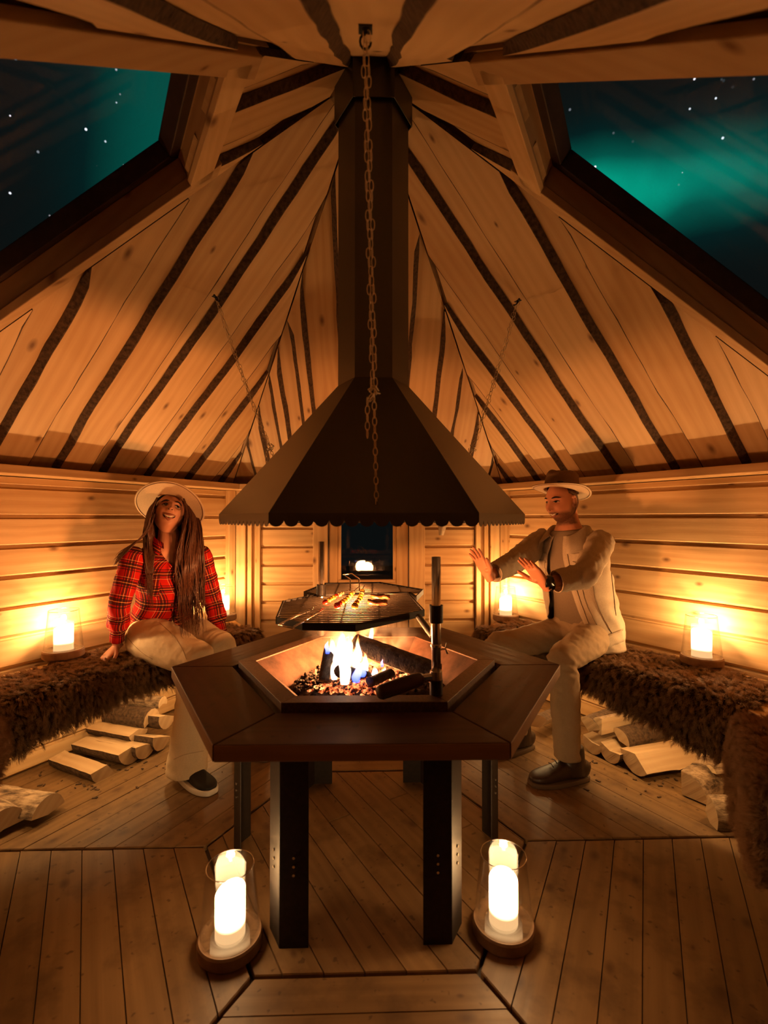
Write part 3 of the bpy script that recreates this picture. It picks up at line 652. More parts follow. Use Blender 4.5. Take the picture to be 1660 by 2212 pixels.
# ------------------------------------------------------------------ chains that carry the hood
def link_pts(c, d, side, l, w):
    up = d; pts = []
    for a in range(10):
        an = 2*PI*a/10; pts.append(c+up*(l*math.cos(an)*(1.0))+side*(w*math.sin(an)))
    return pts
def chain_thing(label, hook, end, knot, panel, sag=0.0, dbl=0.6):
    t = thing('chain', label, 'chain', hook, 'chains hanging the smoke hood')
    b = B(); p, q = Vector(hook), Vector(end); tot = (q-p).length; ll = 0.0122; step = ll*1.62; nlk = int(tot/step); path = []
    for i in range(nlk+1):
        u = i/nlk; x = p.lerp(q, u); x.z -= sag*4*u*(1-u); path.append(x)
    s0 = (q-p).normalized().cross(Vector((0.3, 0.9, 0.1))).normalized()
    kn = int(nlk*knot)
    for i in range(nlk):
        d = (path[i+1]-path[i]).normalized(); s = s0 if i % 2 else d.cross(s0).normalized(); c = (path[i]+path[i+1])/2
        if i < kn:        # the slack is doubled back up to the hook
            for o, ph in ((-0.0038, 0), (0.0038, 1)):
                wob = s0*(o+0.003*math.sin(i*1.7+ph*2)); s2 = s0 if (i+ph) % 2 else d.cross(s0).normalized()
                b.tube(link_pts(c+wob, d, s2, ll, 0.005), 0.0011, 5, closed=True)
        else: b.tube(link_pts(c, d, s, ll, 0.006), 0.0013, 5, closed=True)
    for j in range(9):    # knot and the dangling end
        c = path[kn]+Vector((random.uniform(-.012, .012), random.uniform(-.008, .008), random.uniform(-.016, .016)))
        b.tube(link_pts(c, Vector((random.random()-.5, random.random()-.5, random.random()-.5)).normalized(), Vector((0, 0, 1)).cross(s0).normalized(), ll*.9, 0.006), 0.0013, 5, closed=True)
    for j in range(5):
        c = path[kn]-s0*0.018+Vector((0, 0, -0.02-0.021*j)); b.tube(link_pts(c, Vector((0, 0, 1)), s0 if j % 2 else Vector((s0.y, -s0.x, 0)), ll, 0.006), 0.0013, 5, closed=True)
    b.obj('links', 'chain_steel', t, True, kind='stuff')
    n_, tt = ax(panel); b = B(); h = Vector(hook); N_ = (n_*ZS+Vector((0, 0, 1))).normalized()
    b.tube([h+N_*0.02, h-N_*0.004], 0.0055, 8); b.tube([h+N_*(-0.004)+(tt*math.cos(a)+N_*math.sin(a)-N_)*0.012 for a in [PI/2+i*PI/6 for i in range(10)]], 0.0028, 6)
    b.box(h+N_*0.004, tt*0.015, n_*0.010, N_*0.002); b.obj('hook', 'black_steel', t)
def hookp(deg): return rp(deg, 0.0, 0.83, 0.016 if deg == 270 else -0.004)
for deg, lab, en in ((270, 'long chain hanging down in front of the chimney', Vector((HC[0]+0.006, HC[1]-0.469-0.006, 1.285))),
                     (150, 'chain above the woman, from ceiling to hood', Vector((HC[0]-0.355, HC[1]+0.205, 1.36))),
                     (30, 'chain above the man, from ceiling to hood', Vector((HC[0]+0.355, HC[1]+0.205, 1.36)))):
    hk = hookp(deg); chain_thing(lab, hk, en, 0.72 if deg == 270 else 0.78, deg, sag=0.0 if deg == 270 else 0.03)
# ------------------------------------------------------------------ swing grates and their posts
def post(label, base, top_z, clamp_z, side):
    t = thing('grate_post', label, 'post', base, 'steel posts of the swing grates')
    bx, by, bz = base; b = B(); b.lathe([(0.0145, 0.0), (0.0145, top_z-bz), (0.0125, top_z-bz), (0.0125, top_z-bz-0.02), (0.0, top_z-bz-0.02)], 20, (bx, by, bz)); b.obj('pipe', 'galvanised', t, True)
    b = B(); b.lathe([(0.0, 0.0), (0.02, 0), (0.02, 0.05), (0.0155, 0.055), (0.0155, 0.0)], 20, (bx, by, bz)); b.obj('socket', 'black_steel', t)
    b = B(); b.lathe([(0.0148, 0.152), (0.0175, 0.152), (0.0175, 0.158), (0.0148, 0.158)], 20, (bx, by, bz)); b.obj('collar_ring', 'galvanised', t)
    s = Vector(side).normalized(); p = Vector((bx, by, bz+0.14)); b = B(); b.tube([p+s*0.012, p+s*0.035], 0.003, 8)
    u = Vector((0, 0, 1)); b.tube([p+s*0.034+u*0.016+s*0.010, p+s*0.036, p+s*0.034-u*0.016+s*0.010], [0.005, 0.003, 0.005], 8); b.obj('wing_screw', 'galvanised', t)
    return t
PB1 = Vector((0.2155, -0.375, 0.700)); PB2 = Vector((-0.2175, 0.394, 0.700))
p1 = post('tall steel post at the front right corner of the fire bowl', PB1, at(937, 1203, -0.375).z, 0, (0.9, 0.5, 0))
post('shorter looking steel post behind the far grate, left of the door pane', PB2, at(697, 1170, 0.394).z, 0, (-0.9, -0.3, 0))
b = B(); h0, h1 = onz(818, 1497, 0.735), Vector((PB1.x-0.045, PB1.y+0.004, 0.752))
b.tube([h0, h0.lerp(h1, 0.06), h0.lerp(h1, 0.5), h0.lerp(h1, 0.95), h1], [0.017, 0.022, 0.0235, 0.021, 0.017], 12); hw = b.obj('wooden_handle', 'table_wood', p1, True)
b = B(); b.tube([h1, Vector((PB1.x-0.012, PB1.y, 0.757))], [0.012, 0.014], 10); b.lathe([(0.0148, -0.02), (0.019, -0.02), (0.019, 0.02), (0.0148, 0.02)], 16, (PB1.x, PB1.y, 0.757)); b.obj('bracket', 'galvanised', p1)
def grate(label, poly, z, pb, arm_from, handle, sleeve_z):
    t = thing('grill_grate', label, 'grill grate', (sum(p[0] for p in poly)/len(poly), sum(p[1] for p in poly)/len(poly), z), 'swing grates over the fire')
    b = B(); n_ = len(poly)
    for i in range(n_):
        p, q = Vector((*poly[i], z)), Vector((*poly[(i+1) % n_], z)); d = (q-p).normalized(); nr = Vector((d.y, -d.x, 0))
        b.box((p+q)/2, d*((q-p).length/2+0.002), nr*0.003, Vector((0, 0, 0.013)))
    b.obj('frame', 'black_steel', t)
    ys = [p[1] for p in poly]; y = min(ys)+0.014
    while y < max(ys)-0.006:
        xs = []
        for i in range(n_):
            p, q = poly[i], poly[(i+1) % n_]
            if (p[1]-y)*(q[1]-y) < 0: xs.append(p[0]+(y-p[1])/(q[1]-p[1])*(q[0]-p[0]))
        if len(xs) == 2:
            b = B(); b.tube([(min(xs), y, z+0.006), (max(xs), y, z+0.006)], 0.0030, 6); b.obj('bar', 'grate_bar', t, True)
        y += 0.031
    xm = t.location.x
    for off in (-0.16, 0.02, 0.16):
        ysx = []
        for i in range(n_):
            p, q = poly[i], poly[(i+1) % n_]; x = xm+off
            if (p[0]-x)*(q[0]-x) < 0: ysx.append(p[1]+(x-p[0])/(q[0]-p[0])*(q[1]-p[1]))
        if len(ysx) == 2: b = B(); b.tube([(x, min(ysx), z-0.001), (x, max(ysx), z-0.001)], 0.0035, 6); b.obj('cross_bar', 'black_steel', t, True)
    a = Vector(arm_from); pz = Vector((pb.x, pb.y, z)); d = (a-pz); d.z = 0; d.normalize()
    zs = sleeve_z; b = B(); b.lathe([(0.0152, -0.026), (0.0215, -0.026), (0.0215, 0.028), (0.0152, 0.028)], 18, (pb.x, pb.y, zs)); b.obj('sleeve', 'black_steel', t)
    q0 = Vector((pb.x, pb.y, zs)); up = Vector((0, 0, 1)); w_ = Vector((d.y, -d.x, 0))
    path = [q0+d*0.018+up*0.018, q0+d*0.030+up*0.016, q0+d*0.037+up*0.0, pz+d*0.038+up*0.02, pz+d*0.046+up*0.002, pz+d*0.065-up*0.004, a-up*0.004]
    b = B(); b.tube([Vector(crom([tuple(x) for x in path], 6*i/24)) for i in range(25)], 0.0115, 10); b.obj('arm', 'black_steel', t, True)
    b = B()
    for h in handle: b.tube(h, 0.0036, 8)
    b.obj('handle', 'chrome', t, True)
    return t
zg = 0.874
g1 = grate('near grill grate carrying the kebabs, swung over the flames', [onz(x_, y_, zg).xy[:] for x_, y_ in ((598, 1340), (612, 1304), (680, 1290), (880, 1284), (916, 1324), (768, 1356), (655, 1353))], zg, PB1, (*onz(905, 1330, zg).xy[:], zg),
           [[onz(699, 1316, zg+.012), onz(665, 1336, zg+.03), onz(632, 1356, zg+.03), onz(603, 1350, zg+.03), onz(640, 1330, zg+.03), onz(669, 1319, zg+.012)]], 0.952)
zf = 0.868
g2 = grate('empty far grill grate just in front of the door', [(-0.321, 0.575), (-0.243, 0.892), (0.066, 0.921), (0.284, 0.633), (0.228, 0.415), (0.212, 0.535), (-0.235, 0.468)], zf, PB2, (*onz(668, 1285, zf).xy[:], zf),
           [[at(757, 1276, 0.60), at(757, 1251, 0.60), at(742, 1241, 0.56), at(760, 1239, 0.58), at(776, 1250, 0.62), at(777, 1276, 0.62)]], 0.912)
# ------------------------------------------------------------------ food
def skewer(label, pieces, back):
    p0 = onz(*pieces[0][:2], zg+0.022); pN = Vector(back); t = thing('kebab_skewer', label, 'skewer', p0, 'kebabs on the near grate')
    d = (pN-p0).normalized(); b = B(); b.tube([p0-d*0.012, p0.lerp(pN, 0.5), pN+d*0.10], 0.0018, 6); b.obj('rod', 'chrome', t)
    rot = d.to_track_quat('Z', 'Y').to_matrix()
    for x, y, m_, r in pieces:
        c = onz(x, y, zg+0.008+r); b = B()
        for _ in (0,): b.ball(c, (r*random.uniform(.95, 1.1), r*random.uniform(.9, 1.05), r*(0.62 if m_ == 'pepper' else 0.75 if m_ == 'mushroom' else 0.9)), 12, 8, 0, rot)
        b.obj({'tomato': 'cherry_tomato', 'pepper': 'pepper_piece', 'mushroom': 'mushroom_piece', 'meat': 'meat_piece'}[m_], m_, t, True)
skewer('left kebab skewer with a red tomato at its near end', [(703, 1301, 'tomato', .0125), (712, 1296, 'pepper', .011), (717, 1293, 'pepper', .0115), (722, 1290, 'pepper', .011), (727, 1287, 'tomato', .0105), (734, 1284, 'mushroom', .011), (740, 1281, 'mushroom', .0105)], onz(748, 1277, zg+.02))
skewer('middle kebab skewer with a large red tomato and many peppers', [(729, 1308, 'tomato', .0135), (735, 1304, 'tomato', .0115), (740, 1301, 'pepper', .0125), (746, 1297, 'pepper', .0125), (751, 1293, 'pepper', .012), (755, 1289, 'mushroom', .011), (759, 1284, 'pepper', .012), (763, 1280, 'mushroom', .0105)], onz(768, 1274, zg+.02))
skewer('right kebab skewer with yellow pepper rings and no tomato', [(767, 1309, 'pepper', .0135), (771, 1302, 'pepper', .0125), (775, 1297, 'mushroom', .012), (778, 1292, 'pepper', .012), (780, 1287, 'pepper', .012), (782, 1282, 'mushroom', .0125), (783, 1277, 'pepper', .0115)], onz(785, 1270, zg+.02))
def slice_(label, x, y, sx, sy, rot):
    c = onz(x, y, zg+0.013); b = B(); n1, n2 = 14, 8; v = []; f = []; ca, sa = math.cos(rot), math.sin(rot)
    for top in (1, 0):
        for j in range(n2):
            for i in range(n1):
                u, w = i/(n1-1)*2-1, j/(n2-1)*2-1; k = 1-0.25*abs(u)**3
                px, py = u*sx*(1-.1*w*w)+0.004*nse(w*3, c.x*50), w*sy*k+0.003*nse(u*4, 3+c.x*30); z = 0.002*math.sin(u*5+w)+0.003*nse(u*5, w*5, c.x*20)+(0.015 if top else 0)
                v.append(c+Vector((px*ca-py*sa, px*sa+py*ca, z)))
    m_ = n1*n2
    for j in range(n2-1):
        for i in range(n1-1): q = j*n1+i; f += [(q, q+1, q+n1+1, q+n1), (m_+q+n1, m_+q+n1+1, m_+q+1, m_+q)]
    per = [i for i in range(n1)]+[j*n1+n1-1 for j in range(1, n2)]+[(n2-1)*n1+i for i in range(n1-2, -1, -1)]+[j*n1 for j in range(n2-2, 0, -1)]
    f += [(per[i], m_+per[i], m_+per[(i+1) % len(per)], per[(i+1) % len(per)]) for i in range(len(per))]
    b.add([p-c for p in v], f); o = b.obj('bacon_slice', 'meat', None, True); o.location = c
    tag(o, label, 'meat', 'meat slices on the near grate')
slice_('front one of the two glossy meat slices on the near grate', 816, 1304, 0.042, 0.026, 0.15)
slice_('rear one of the two glossy meat slices on the near grate', 822, 1292, 0.044, 0.024, -0.05)
# ------------------------------------------------------------------ fire
FC = onz(752, 1462, 0.615)
def ashz(x, y):
    x -= TC[0]; y -= TC[1]; rr = math.hypot(x, y)
    if max(abs(x*math.cos(a)+y*math.sin(a)) for a in (PI/6, PI/2, 5*PI/6)) > 0.262: return 0.59
    return 0.603 + max(0, 0.05*(1-(rr/.30)**2)) + 0.012*nse(x*16, y*16) + 0.012*nse(x*45, y*45, 4) + 0.02*max(0, nse(x*9, y*9, 7))
ab = B(); n1 = 46; v = []; f = []
for j in range(n1):
    for i in range(n1): x, y = (i/(n1-1)-.5)*.62+TC[0], (j/(n1-1)-.5)*.54+TC[1]; v.append((x, y, ashz(x, y)))
for j in range(n1-1): f += [(j*n1+i, j*n1+i+1, j*n1+n1+i+1, j*n1+n1+i) for i in range(n1-1)]
ab.add(v, f); ash = ab.obj('ash', 'ash', None, True); tag(ash, 'grey ash bed filling the hexagonal fire bowl', 'ash'); ash['kind'] = 'stuff'
def lump(c, r, seed):
    rs = random.Random(seed); b = B(); b.ball((0, 0, 0), (r*rs.uniform(.7, 1.7), r*rs.uniform(.6, 1.3), r*rs.uniform(.4, .8)), 7, 5)
    ro_ = Matrix.Rotation(rs.random()*6, 3, Vector((rs.random(), rs.random(), rs.random())).normalized())
    return [c+ro_ @ (p*(1+0.75*nse(p.x*110, p.y*110+seed, p.z*110))) for p in b.v], b.f
eb = B(); cb = B()
def onash(x, y):
    p = onz(x, y, 0.64)
    for _ in range(4): p = onz(x, y, ashz(p.x, p.y)+0.004)
    return p
for i in range(300): eb.add(*lump(onash(random.gauss(765, 42), random.gauss(1474, 14)), random.uniform(.006, .013), i))
for i in range(70): eb.add(*lump(onash(random.uniform(790, 890), random.gauss(1468, 9)), random.uniform(.006, .012), i+300))
for i in range(300): cb.add(*lump(onash(random.gauss(664, 28), random.gauss(1458, 19)), random.uniform(.004, .010), i+500))
for i in range(70): cb.add(*lump(onash(random.gauss(850, 60), random.gauss(1480, 9)), random.uniform(.004, .010), i+900))
e_ = eb.obj('embers', 'ember', None, True); tag(e_, 'glowing red embers at the heart of the fire', 'embers'); e_['kind'] = 'stuff'
c_ = cb.obj('cinders', 'cinder', None, True); tag(c_, 'grey cinders heaped beside the flames', 'cinders'); c_['kind'] = 'stuff'
def burnlog(label, p, q, r, seed, glow=True):
    p, q = Vector(p), Vector(q); d = (q-p).normalized(); b = B(); K, n_ = 16, 14; v = []; f = []; mi = []
    u_ = d.cross(Vector((0, 0, 1))).normalized(); w_ = u_.cross(d); L_ = (q-p).length
    for i in range(K+1):
        for j in range(n_):
            a = 2*PI*j/n_; ca, sa = math.cos(a), math.sin(a); k = r*(1-0.25*max(0, -sa))*(1+0.10*nse(i*.5, j*.9, seed)+0.05*nse(i*1.7, j*2.1, seed))
            v.append(d*(L_*i/K)+u_*ca*k+w_*sa*k*0.85)
    for i in range(K):
        for j in range(n_):
            f.append((i*n_+j, i*n_+(j+1) % n_, (i+1)*n_+(j+1) % n_, (i+1)*n_+j)); a = 2*PI*(j+.5)/n_; mi.append(1 if glow and -0.9 < math.sin(a) < -0.25 and i > 2 else 0)
    f += [tuple(range(n_-1, -1, -1)), tuple(K*n_+j for j in range(n_))]; mi += [0, 0]
    b.add(v, f, None, mi); o = b.obj('burning_log', ['charred', 'ember'], None, True); o.location = p; tag(o, label, 'log', 'logs burning in the bowl')
burnlog('big charred log leaning across the fire bowl under the grate', at(768, 1392, 0.10), at(945, 1458, -0.06), 0.050, 1)
burnlog('short burnt log standing at the left of the flames', at(712, 1402, -0.02), at(700, 1472, -0.10), 0.022, 2)
burnlog('round charred log glowing blue under the flames', at(735, 1452, -0.16), at(790, 1462, -0.05), 0.030, 3, False)
burnlog('grey crusted log end at the front of the embers', at(800, 1475, -0.18), at(845, 1455, -0.10), 0.022, 4, False)
fb = B(); bb = B()
def flame(x, y, Y, h, w, seed, tgt=None, lean=0.0):
    p = at(x, y, Y); rs = random.Random(seed); v = []; uv = []; f = []; K, n_ = 14, 10; ph = rs.random()*20
    tgt = fb if tgt is None else tgt
    for i in range(K+1):
        u = i/K; wd = 0.72*w*(math.sin(PI*min(1, u*0.72+0.16))**0.8)*(1-u**1.7)+0.0006
        cx = lean*h*u*u+0.22*w*math.sin(u*7+ph)*u+0.5*w*nse(u*3, ph)*u; cy = 0.3*w*math.cos(u*5+ph)*u
        for j in range(n_):
            a = 2*PI*j/n_; k = wd*(1+0.25*nse(u*4, j*1.3, ph)); v.append(p+Vector((cx+k*math.cos(a), cy+0.55*k*math.sin(a), h*u))); uv.append((j/n_, u))
    for i in range(K): f += [(i*n_+j, i*n_+(j+1) % n_, (i+1)*n_+(j+1) % n_, (i+1)*n_+j) for j in range(n_)]
    tgt.add(v, f, uv)
for i, a in enumerate([(728, 1445, -.10, .15, .030, .25), (716, 1420, -.04, .085, .022, .15), (745, 1478, -.17, .19, .032, -.05), (752, 1440, -.08, .12, .028, .1), (770, 1455, -.10, .13, .026, .1), (738, 1415, -.02, .11, .024, .1),
                       (790, 1455, -.06, .085, .022, -.1), (808, 1465, -.05, .055, .02, .2), (830, 1462, -.02, .04, .016, 0), (802, 1392, .16, .10, .016, .05), (797, 1398, .15, .06, .02, -.3), (862, 1428, .12, .05, .007, .1),
                       (722, 1468, -.13, .075, .022, -.1), (776, 1428, -.03, .10, .018, -.1)]):
    flame(*a[:5], i+3, None, a[5])
for i, a in enumerate([(770, 1474, -.18, .075, .028, .25), (708, 1412, -.05, .05, .016, -.1), (783, 1462, -.15, .06, .02, .1), (826, 1440, -.02, .03, .008, 0)]): flame(*a[:5], i+40, bb, a[5])
o = fb.obj('flames', 'flame', None, True); tag(o, 'bright white and yellow flames of the log fire', 'flames'); o['kind'] = 'stuff'
o = bb.obj('blue_flames', 'flame_blue', None, True); tag(o, 'small blue flames low in the log fire', 'flames'); o['kind'] = 'stuff'
def lamp(name, loc, watts, col, rad):
    l = bpy.data.lights.new(name, 'POINT'); l.energy = watts; l.color = col; l.shadow_soft_size = rad
    o = bpy.data.objects.new(name, l); o.location = loc; COL.objects.link(o); return o
FIRE_W = 27.0
FCOL = (1.0, 0.37, 0.11)
lamp('fire_light', FC+Vector((0.0, 0.03, 0.105)), FIRE_W, FCOL, 0.07); lamp('fire_light', FC+Vector((0.06, 0.12, 0.10)), FIRE_W*0.6, FCOL, 0.06)
# ------------------------------------------------------------------ lanterns with candles
def lantern(loc, label, clabel, rz, tall=1.0, square=False, watts=None):
    t = thing('glass_lantern', label, 'lantern', loc, 'candle lanterns'); t.rotation_euler.z = rz
    b = B(); b.lathe([(0, 0), (0.086, 0), (0.092, 0.006), (0.092, 0.034), (0.088, 0.040), (0.055, 0.040), (0.055, 0.030), (0.0, 0.030)], 48); b.obj('wooden_base', 'lantern_wood', t, False, False)
    b = B(); b.lathe([(0.0855, 0.040), (0.085, 0.06), (0.0675, 0.232), (0.0680, 0.2345), (0.0655, 0.2345), (0.0655, 0.232), (0.083, 0.06), (0.0835, 0.041)], 48); b.obj('glass_shade', 'glass', t, True, False)
    b = B(); b.tube([(0.0668*math.cos(a), 0.0668*math.sin(a), 0.2345) for a in [2*PI*q/40 for q in range(40)]], 0.0017, 6, closed=True); b.obj('rim', 'glass_rim', t, True, False)
    b = B(); H = 0.125*tall; R = 0.043; n_ = 32; v = []; f = []
    prof = [(0.0, 0.0), (R*0.97, 0.0), (R, 0.004), (R*0.995, 0.5), (R*0.985, 0.97), (R*0.93, 1.0), (R*0.80, 0.99), (R*0.55, 0.93), (0.0, 0.90)]
    for i, (r, z) in enumerate(prof):
        for j in range(n_):
            a = 2*PI*j/n_; zz = z*H if z < 0.02 and i < 3 else z*(H+0.010*math.sin(a+1.2))
            k = 1+0.12*abs(math.sin(2*a))**2 if square else 1; v.append((r*k*math.cos(a), r*k*math.sin(a), zz if i > 2 else z))
    for i in range(len(prof)-1): f += [(i*n_+j, i*n_+(j+1) % n_, (i+1)*n_+(j+1) % n_, (i+1)*n_+j) for j in range(n_)]
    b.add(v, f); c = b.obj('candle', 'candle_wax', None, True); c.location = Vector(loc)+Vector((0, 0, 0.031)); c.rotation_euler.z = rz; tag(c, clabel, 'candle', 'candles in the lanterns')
    b = B(); b.lathe([(0.0, 0.0), (0.0035, 0.002), (0.0055, 0.010), (0.0042, 0.020), (0.0015, 0.030), (0.0, 0.034)], 12, (0, 0, H*0.93)); b.obj('flame', 'candle_flame', c, True, False)
    b = B(); b.tube([(0, 0, H*0.88), (0, 0, H*0.94)], 0.0012, 6); b.obj('wick', 'charred', c, True, False)
    lamp('candle_light', Vector(loc)+Vector((0, 0, 0.031+H+0.02)), watts or CW, (1.0, 0.545, 0.21), 0.012)
CW = 7.6
lantern((-0.398, -0.435, 0.0), 'glass lantern on the floor by the front left table leg', 'white candle in the floor lantern by the front left table leg', 0.3, 1.05, False, 2.1)
lantern((0.413, -0.412, 0.0), 'glass lantern on the floor by the front right table leg', 'white candle in the floor lantern by the front right table leg', 1.0, 1.05, False, 2.1)
n, t_ = ax(150); lantern(n*1.635+t_*0.235+Vector((0, 0, 0.552)), 'glass lantern on the bench left of the woman in plaid', 'white candle in the bench lantern left of the woman', 0.5, 0.95, True)
lantern(n*1.625+t_*-0.80+Vector((0, 0, 0.547)), 'glass lantern in the back left corner behind the woman', 'white candle in the back left corner, half hidden by the sleeve', 0.2, 0.95)
n, t_ = ax(30); lantern(n*1.635+t_*-0.425+Vector((0, 0, 0.540)), 'glass lantern on the bench right of the man in the jacket', 'white square-sided candle in the bench lantern right of the man', 0.9, 1.0, True)
lantern(n*1.64+t_*0.875+Vector((0, 0, 0.520)), 'glass lantern in the back right corner behind the man', 'white candle in the back right corner behind the hands', 0.2, 1.0)

# thin smoke drifting off the back of the fire
def smoke():
    m, nt, b, out = newmat('smoke'); nt.nodes.remove(b)
    tc = N(nt, 'ShaderNodeTexCoord'); nz = N(nt, 'ShaderNodeTexNoise', Scale=9.0, Detail=3.0, Distortion=1.2); L(nt, tc.outputs['Object'], nz.inputs['Vector'])
    ln = nt.nodes.new('ShaderNodeVectorMath'); ln.operation = 'LENGTH'; sc_ = nt.nodes.new('ShaderNodeVectorMath'); sc_.operation = 'DIVIDE'; L(nt, tc.outputs['Object'], sc_.inputs[0]); sc_.inputs[1].default_value = (0.26, 0.15, 0.105); L(nt, sc_.outputs[0], ln.inputs[0])
    d = mth(nt, 'MULTIPLY', mth(nt, 'SUBTRACT', nz.outputs['Fac'], 0.47, clamp=True), mth(nt, 'SUBTRACT', 1.0, ln.outputs['Value'], clamp=True))
    v = N(nt, 'ShaderNodeVolumeScatter'); v.inputs['Color'].default_value = (0.8, 0.75, 0.7, 1); L(nt, mth(nt, 'MULTIPLY', d, 26.0), v.inputs['Density']); L(nt, v.outputs[0], out.inputs['Volume'])
    b = B(); b.ball((0, 0, 0), (0.26, 0.15, 0.105), 24, 14); o = b.obj('smoke', 'smoke', None, True); o.location = (-0.02, 0.17, 0.74); tag(o, 'thin smoke drifting off the back of the fire', 'smoke'); o['kind'] = 'stuff'
smoke()
# ------------------------------------------------------------------ benches
BR0, BZ = 1.29, 0.51
def bench(deg, label, s_end):
    t = thing('bench', label, 'bench', wp(deg, 0, 1.5, 0), 'pine benches along the walls'); n, tt = ax(deg); w = (A-0.012-BR0)/4
    for i in range(4):
        r0, r1 = BR0+i*w+0.002, BR0+(i+1)*w-0.002; b = B(); v = []; uv = []; o = random.random()*9
        lims = lambda r: (-(r*T30-0.008), r*T30-0.008)
        for z in (BZ-0.038, BZ):
            for r, k in ((r0, 0), (r0, 1), (r1, 1), (r1, 0)): s = lims(r)[k]; v.append(wp(deg, s, r, z)); uv.append((s+o, r+z+o))
        b.add(v, [(3, 2, 1, 0), (4, 5, 6, 7), (0, 1, 5, 4), (1, 2, 6, 5), (2, 3, 7, 6), (3, 0, 4, 7)], uv); bevel(b.obj('seat_board', 'bench_wood', t), 0.004)
    for s in s_end:
        b = B(); b.box(wp(deg, s, 1.52, (BZ-0.038)/2), tt*0.02, n*0.20, Vector((0, 0, (BZ-0.038)/2))); bevel(b.obj('support', 'bench_wood', t), 0.004)
bench(150, 'pine bench under the woman in the plaid shirt', (-0.80,)); bench(30, 'pine bench under the man in the pale jacket', (0.80,))
bench(210, 'pine bench at the left edge, nearest the camera', (0.0,)); bench(330, 'pine bench at the right edge, nearest the camera', (0.0,))
# ------------------------------------------------------------------ sheepskins
def sheepskin(name, label, deg, s0, s1, rin, hang, mat, seed, n_hair=2600, length=0.048, lift=0.0, ends=(0.09, 0.09)):
    rs = random.Random(seed); b = B(); NS = 34; prof = []
    edge = BR0-0.012
    for k in range(10): prof.append((rin+(edge+0.012-rin)*k/9, BZ+0.012, 0))
    prof += [(edge-0.010, BZ+0.004, 0)]
    K = len(prof); NH = 9; v = []; f = []; tot = K+NH
    for i in range(NS+1):
        u = i/NS; s = s0+(s1-s0)*u; e = min(1.0, min((u*(s1-s0))/ends[0] if ends[0] else 1, ((1-u)*(s1-s0))/ends[1] if ends[1] else 1)); e = math.sqrt(max(0.0, 1-(1-e)**2))
        hg = hang(u)*(0.75+0.25*e)*(1+0.10*nse(u*7, seed))
        for k in range(tot):
            if k < K:
                r, z, _ = prof[k]; mid = (rin+edge)/2; r = mid+(r-mid)*(0.8+0.2*e if k < K-2 else 1); z = z+lift+0.010*nse(s*7, r*7, seed)+0.006*max(0, e-.2)+0.006*nse(s*16, r*16, seed)
            else:
                q = (k-K+1)/NH; r = edge-0.012-0.018*math.sin(q*PI*.9)+0.010*nse(s*8, q*2, seed+2); z = BZ+0.004+lift-hg*q
            v.append(wp(deg, s*(1 if k < K else 1), r, z))
    for i in range(NS): f += [(i*tot+k, (i+1)*tot+k, (i+1)*tot+k+1, i*tot+k+1) for k in range(tot-1)]
    if (v[tot]-v[0]).cross(v[1]-v[0]).z > 0: pass
    else: f = [tuple(reversed(q)) for q in f]
    b.add(v, f); o = b.obj(name, ['fur_skin', mat], None, True); tag(o, label, 'sheepskin', None)
    # make normals face up/out
    me = o.data; c = sum((p.normal.z for p in me.polygons))
    if c < 0: me.flip_normals()
    ps = o.modifiers.new('fur', 'PARTICLE_SYSTEM').particle_system; st = ps.settings
    st.type = 'HAIR'; st.count = n_hair; st.hair_length = length; st.hair_step = 4; ps.seed = seed
    st.emit_from = 'FACE'; st.use_emit_random = True; st.use_even_distribution = True
    n, t = ax(deg)
    k_ = length/4; st.normal_factor = 0.62*k_; st.object_align_factor = tuple((-n*0.42+t*0.30*rs.choice((-1, 1))+Vector((0, 0, -0.40)))*k_); st.factor_random = 0.42*k_
    st.child_type = 'INTERPOLATED'; st.rendered_child_count = 22; st.child_percent = 2
    st.clump_factor = 0.45; st.clump_shape = -0.1; st.roughness_1 = 0.010; st.roughness_1_size = 0.08; st.roughness_2 = 0.010; st.roughness_endpoint = 0.006
    st.child_length = 1.0; st.material = 2; st.root_radius = 0.9; st.tip_radius = 0.2; st.radius_scale = 0.0012; st.render_step = 3; st.display_step = 2
    st.use_hair_bspline = False
    return o
sheepskin('sheepskin', 'brown sheepskin at the left edge of the picture, nearest the lantern', 150, 0.20, 0.99, 1.60, lambda u: 0.14+0.10*u, 'fur_brown', 11, 2800, lift=0.006)
sheepskin('sheepskin', 'brown sheepskin that the woman in plaid sits on', 150, -0.62, 0.30, 1.70, lambda u: 0.15-0.03*u, 'fur_brown', 12, 3000)
sheepskin('sheepskin', 'pale lit sheepskin on the bench end in the back left corner', 150, -1.0+0.22, -0.50, 1.70, lambda u: 0.10, 'fur_brown', 13, 1200)
sheepskin('sheepskin', 'large dark sheepskin hanging over the bench right of the man', 30, -0.78, 0.30, 1.66, lambda u: 0.25-0.15*u, 'fur_brown', 14, 3600)
sheepskin('sheepskin', 'pale lit sheepskin on the bench end in the back right corner', 30, 0.22, 0.79, 1.70, lambda u: 0.12, 'fur_brown', 15, 1600)
sheepskin('sheepskin', 'reddish sheepskin hanging to the floor at the right edge', 330, 0.10, 0.56, 1.60, lambda u: 0.31, 'fur_red', 16, 4400, 0.045, 0.004, ends=(0.03, 0.16))
sheepskin('sheepskin', 'reddish sheepskin just showing at the far left edge', 210, -0.73, -0.45, 1.66, lambda u: 0.16, 'fur_red', 17, 1600, 0.07, 0.012, ends=(0.06, 0.06))
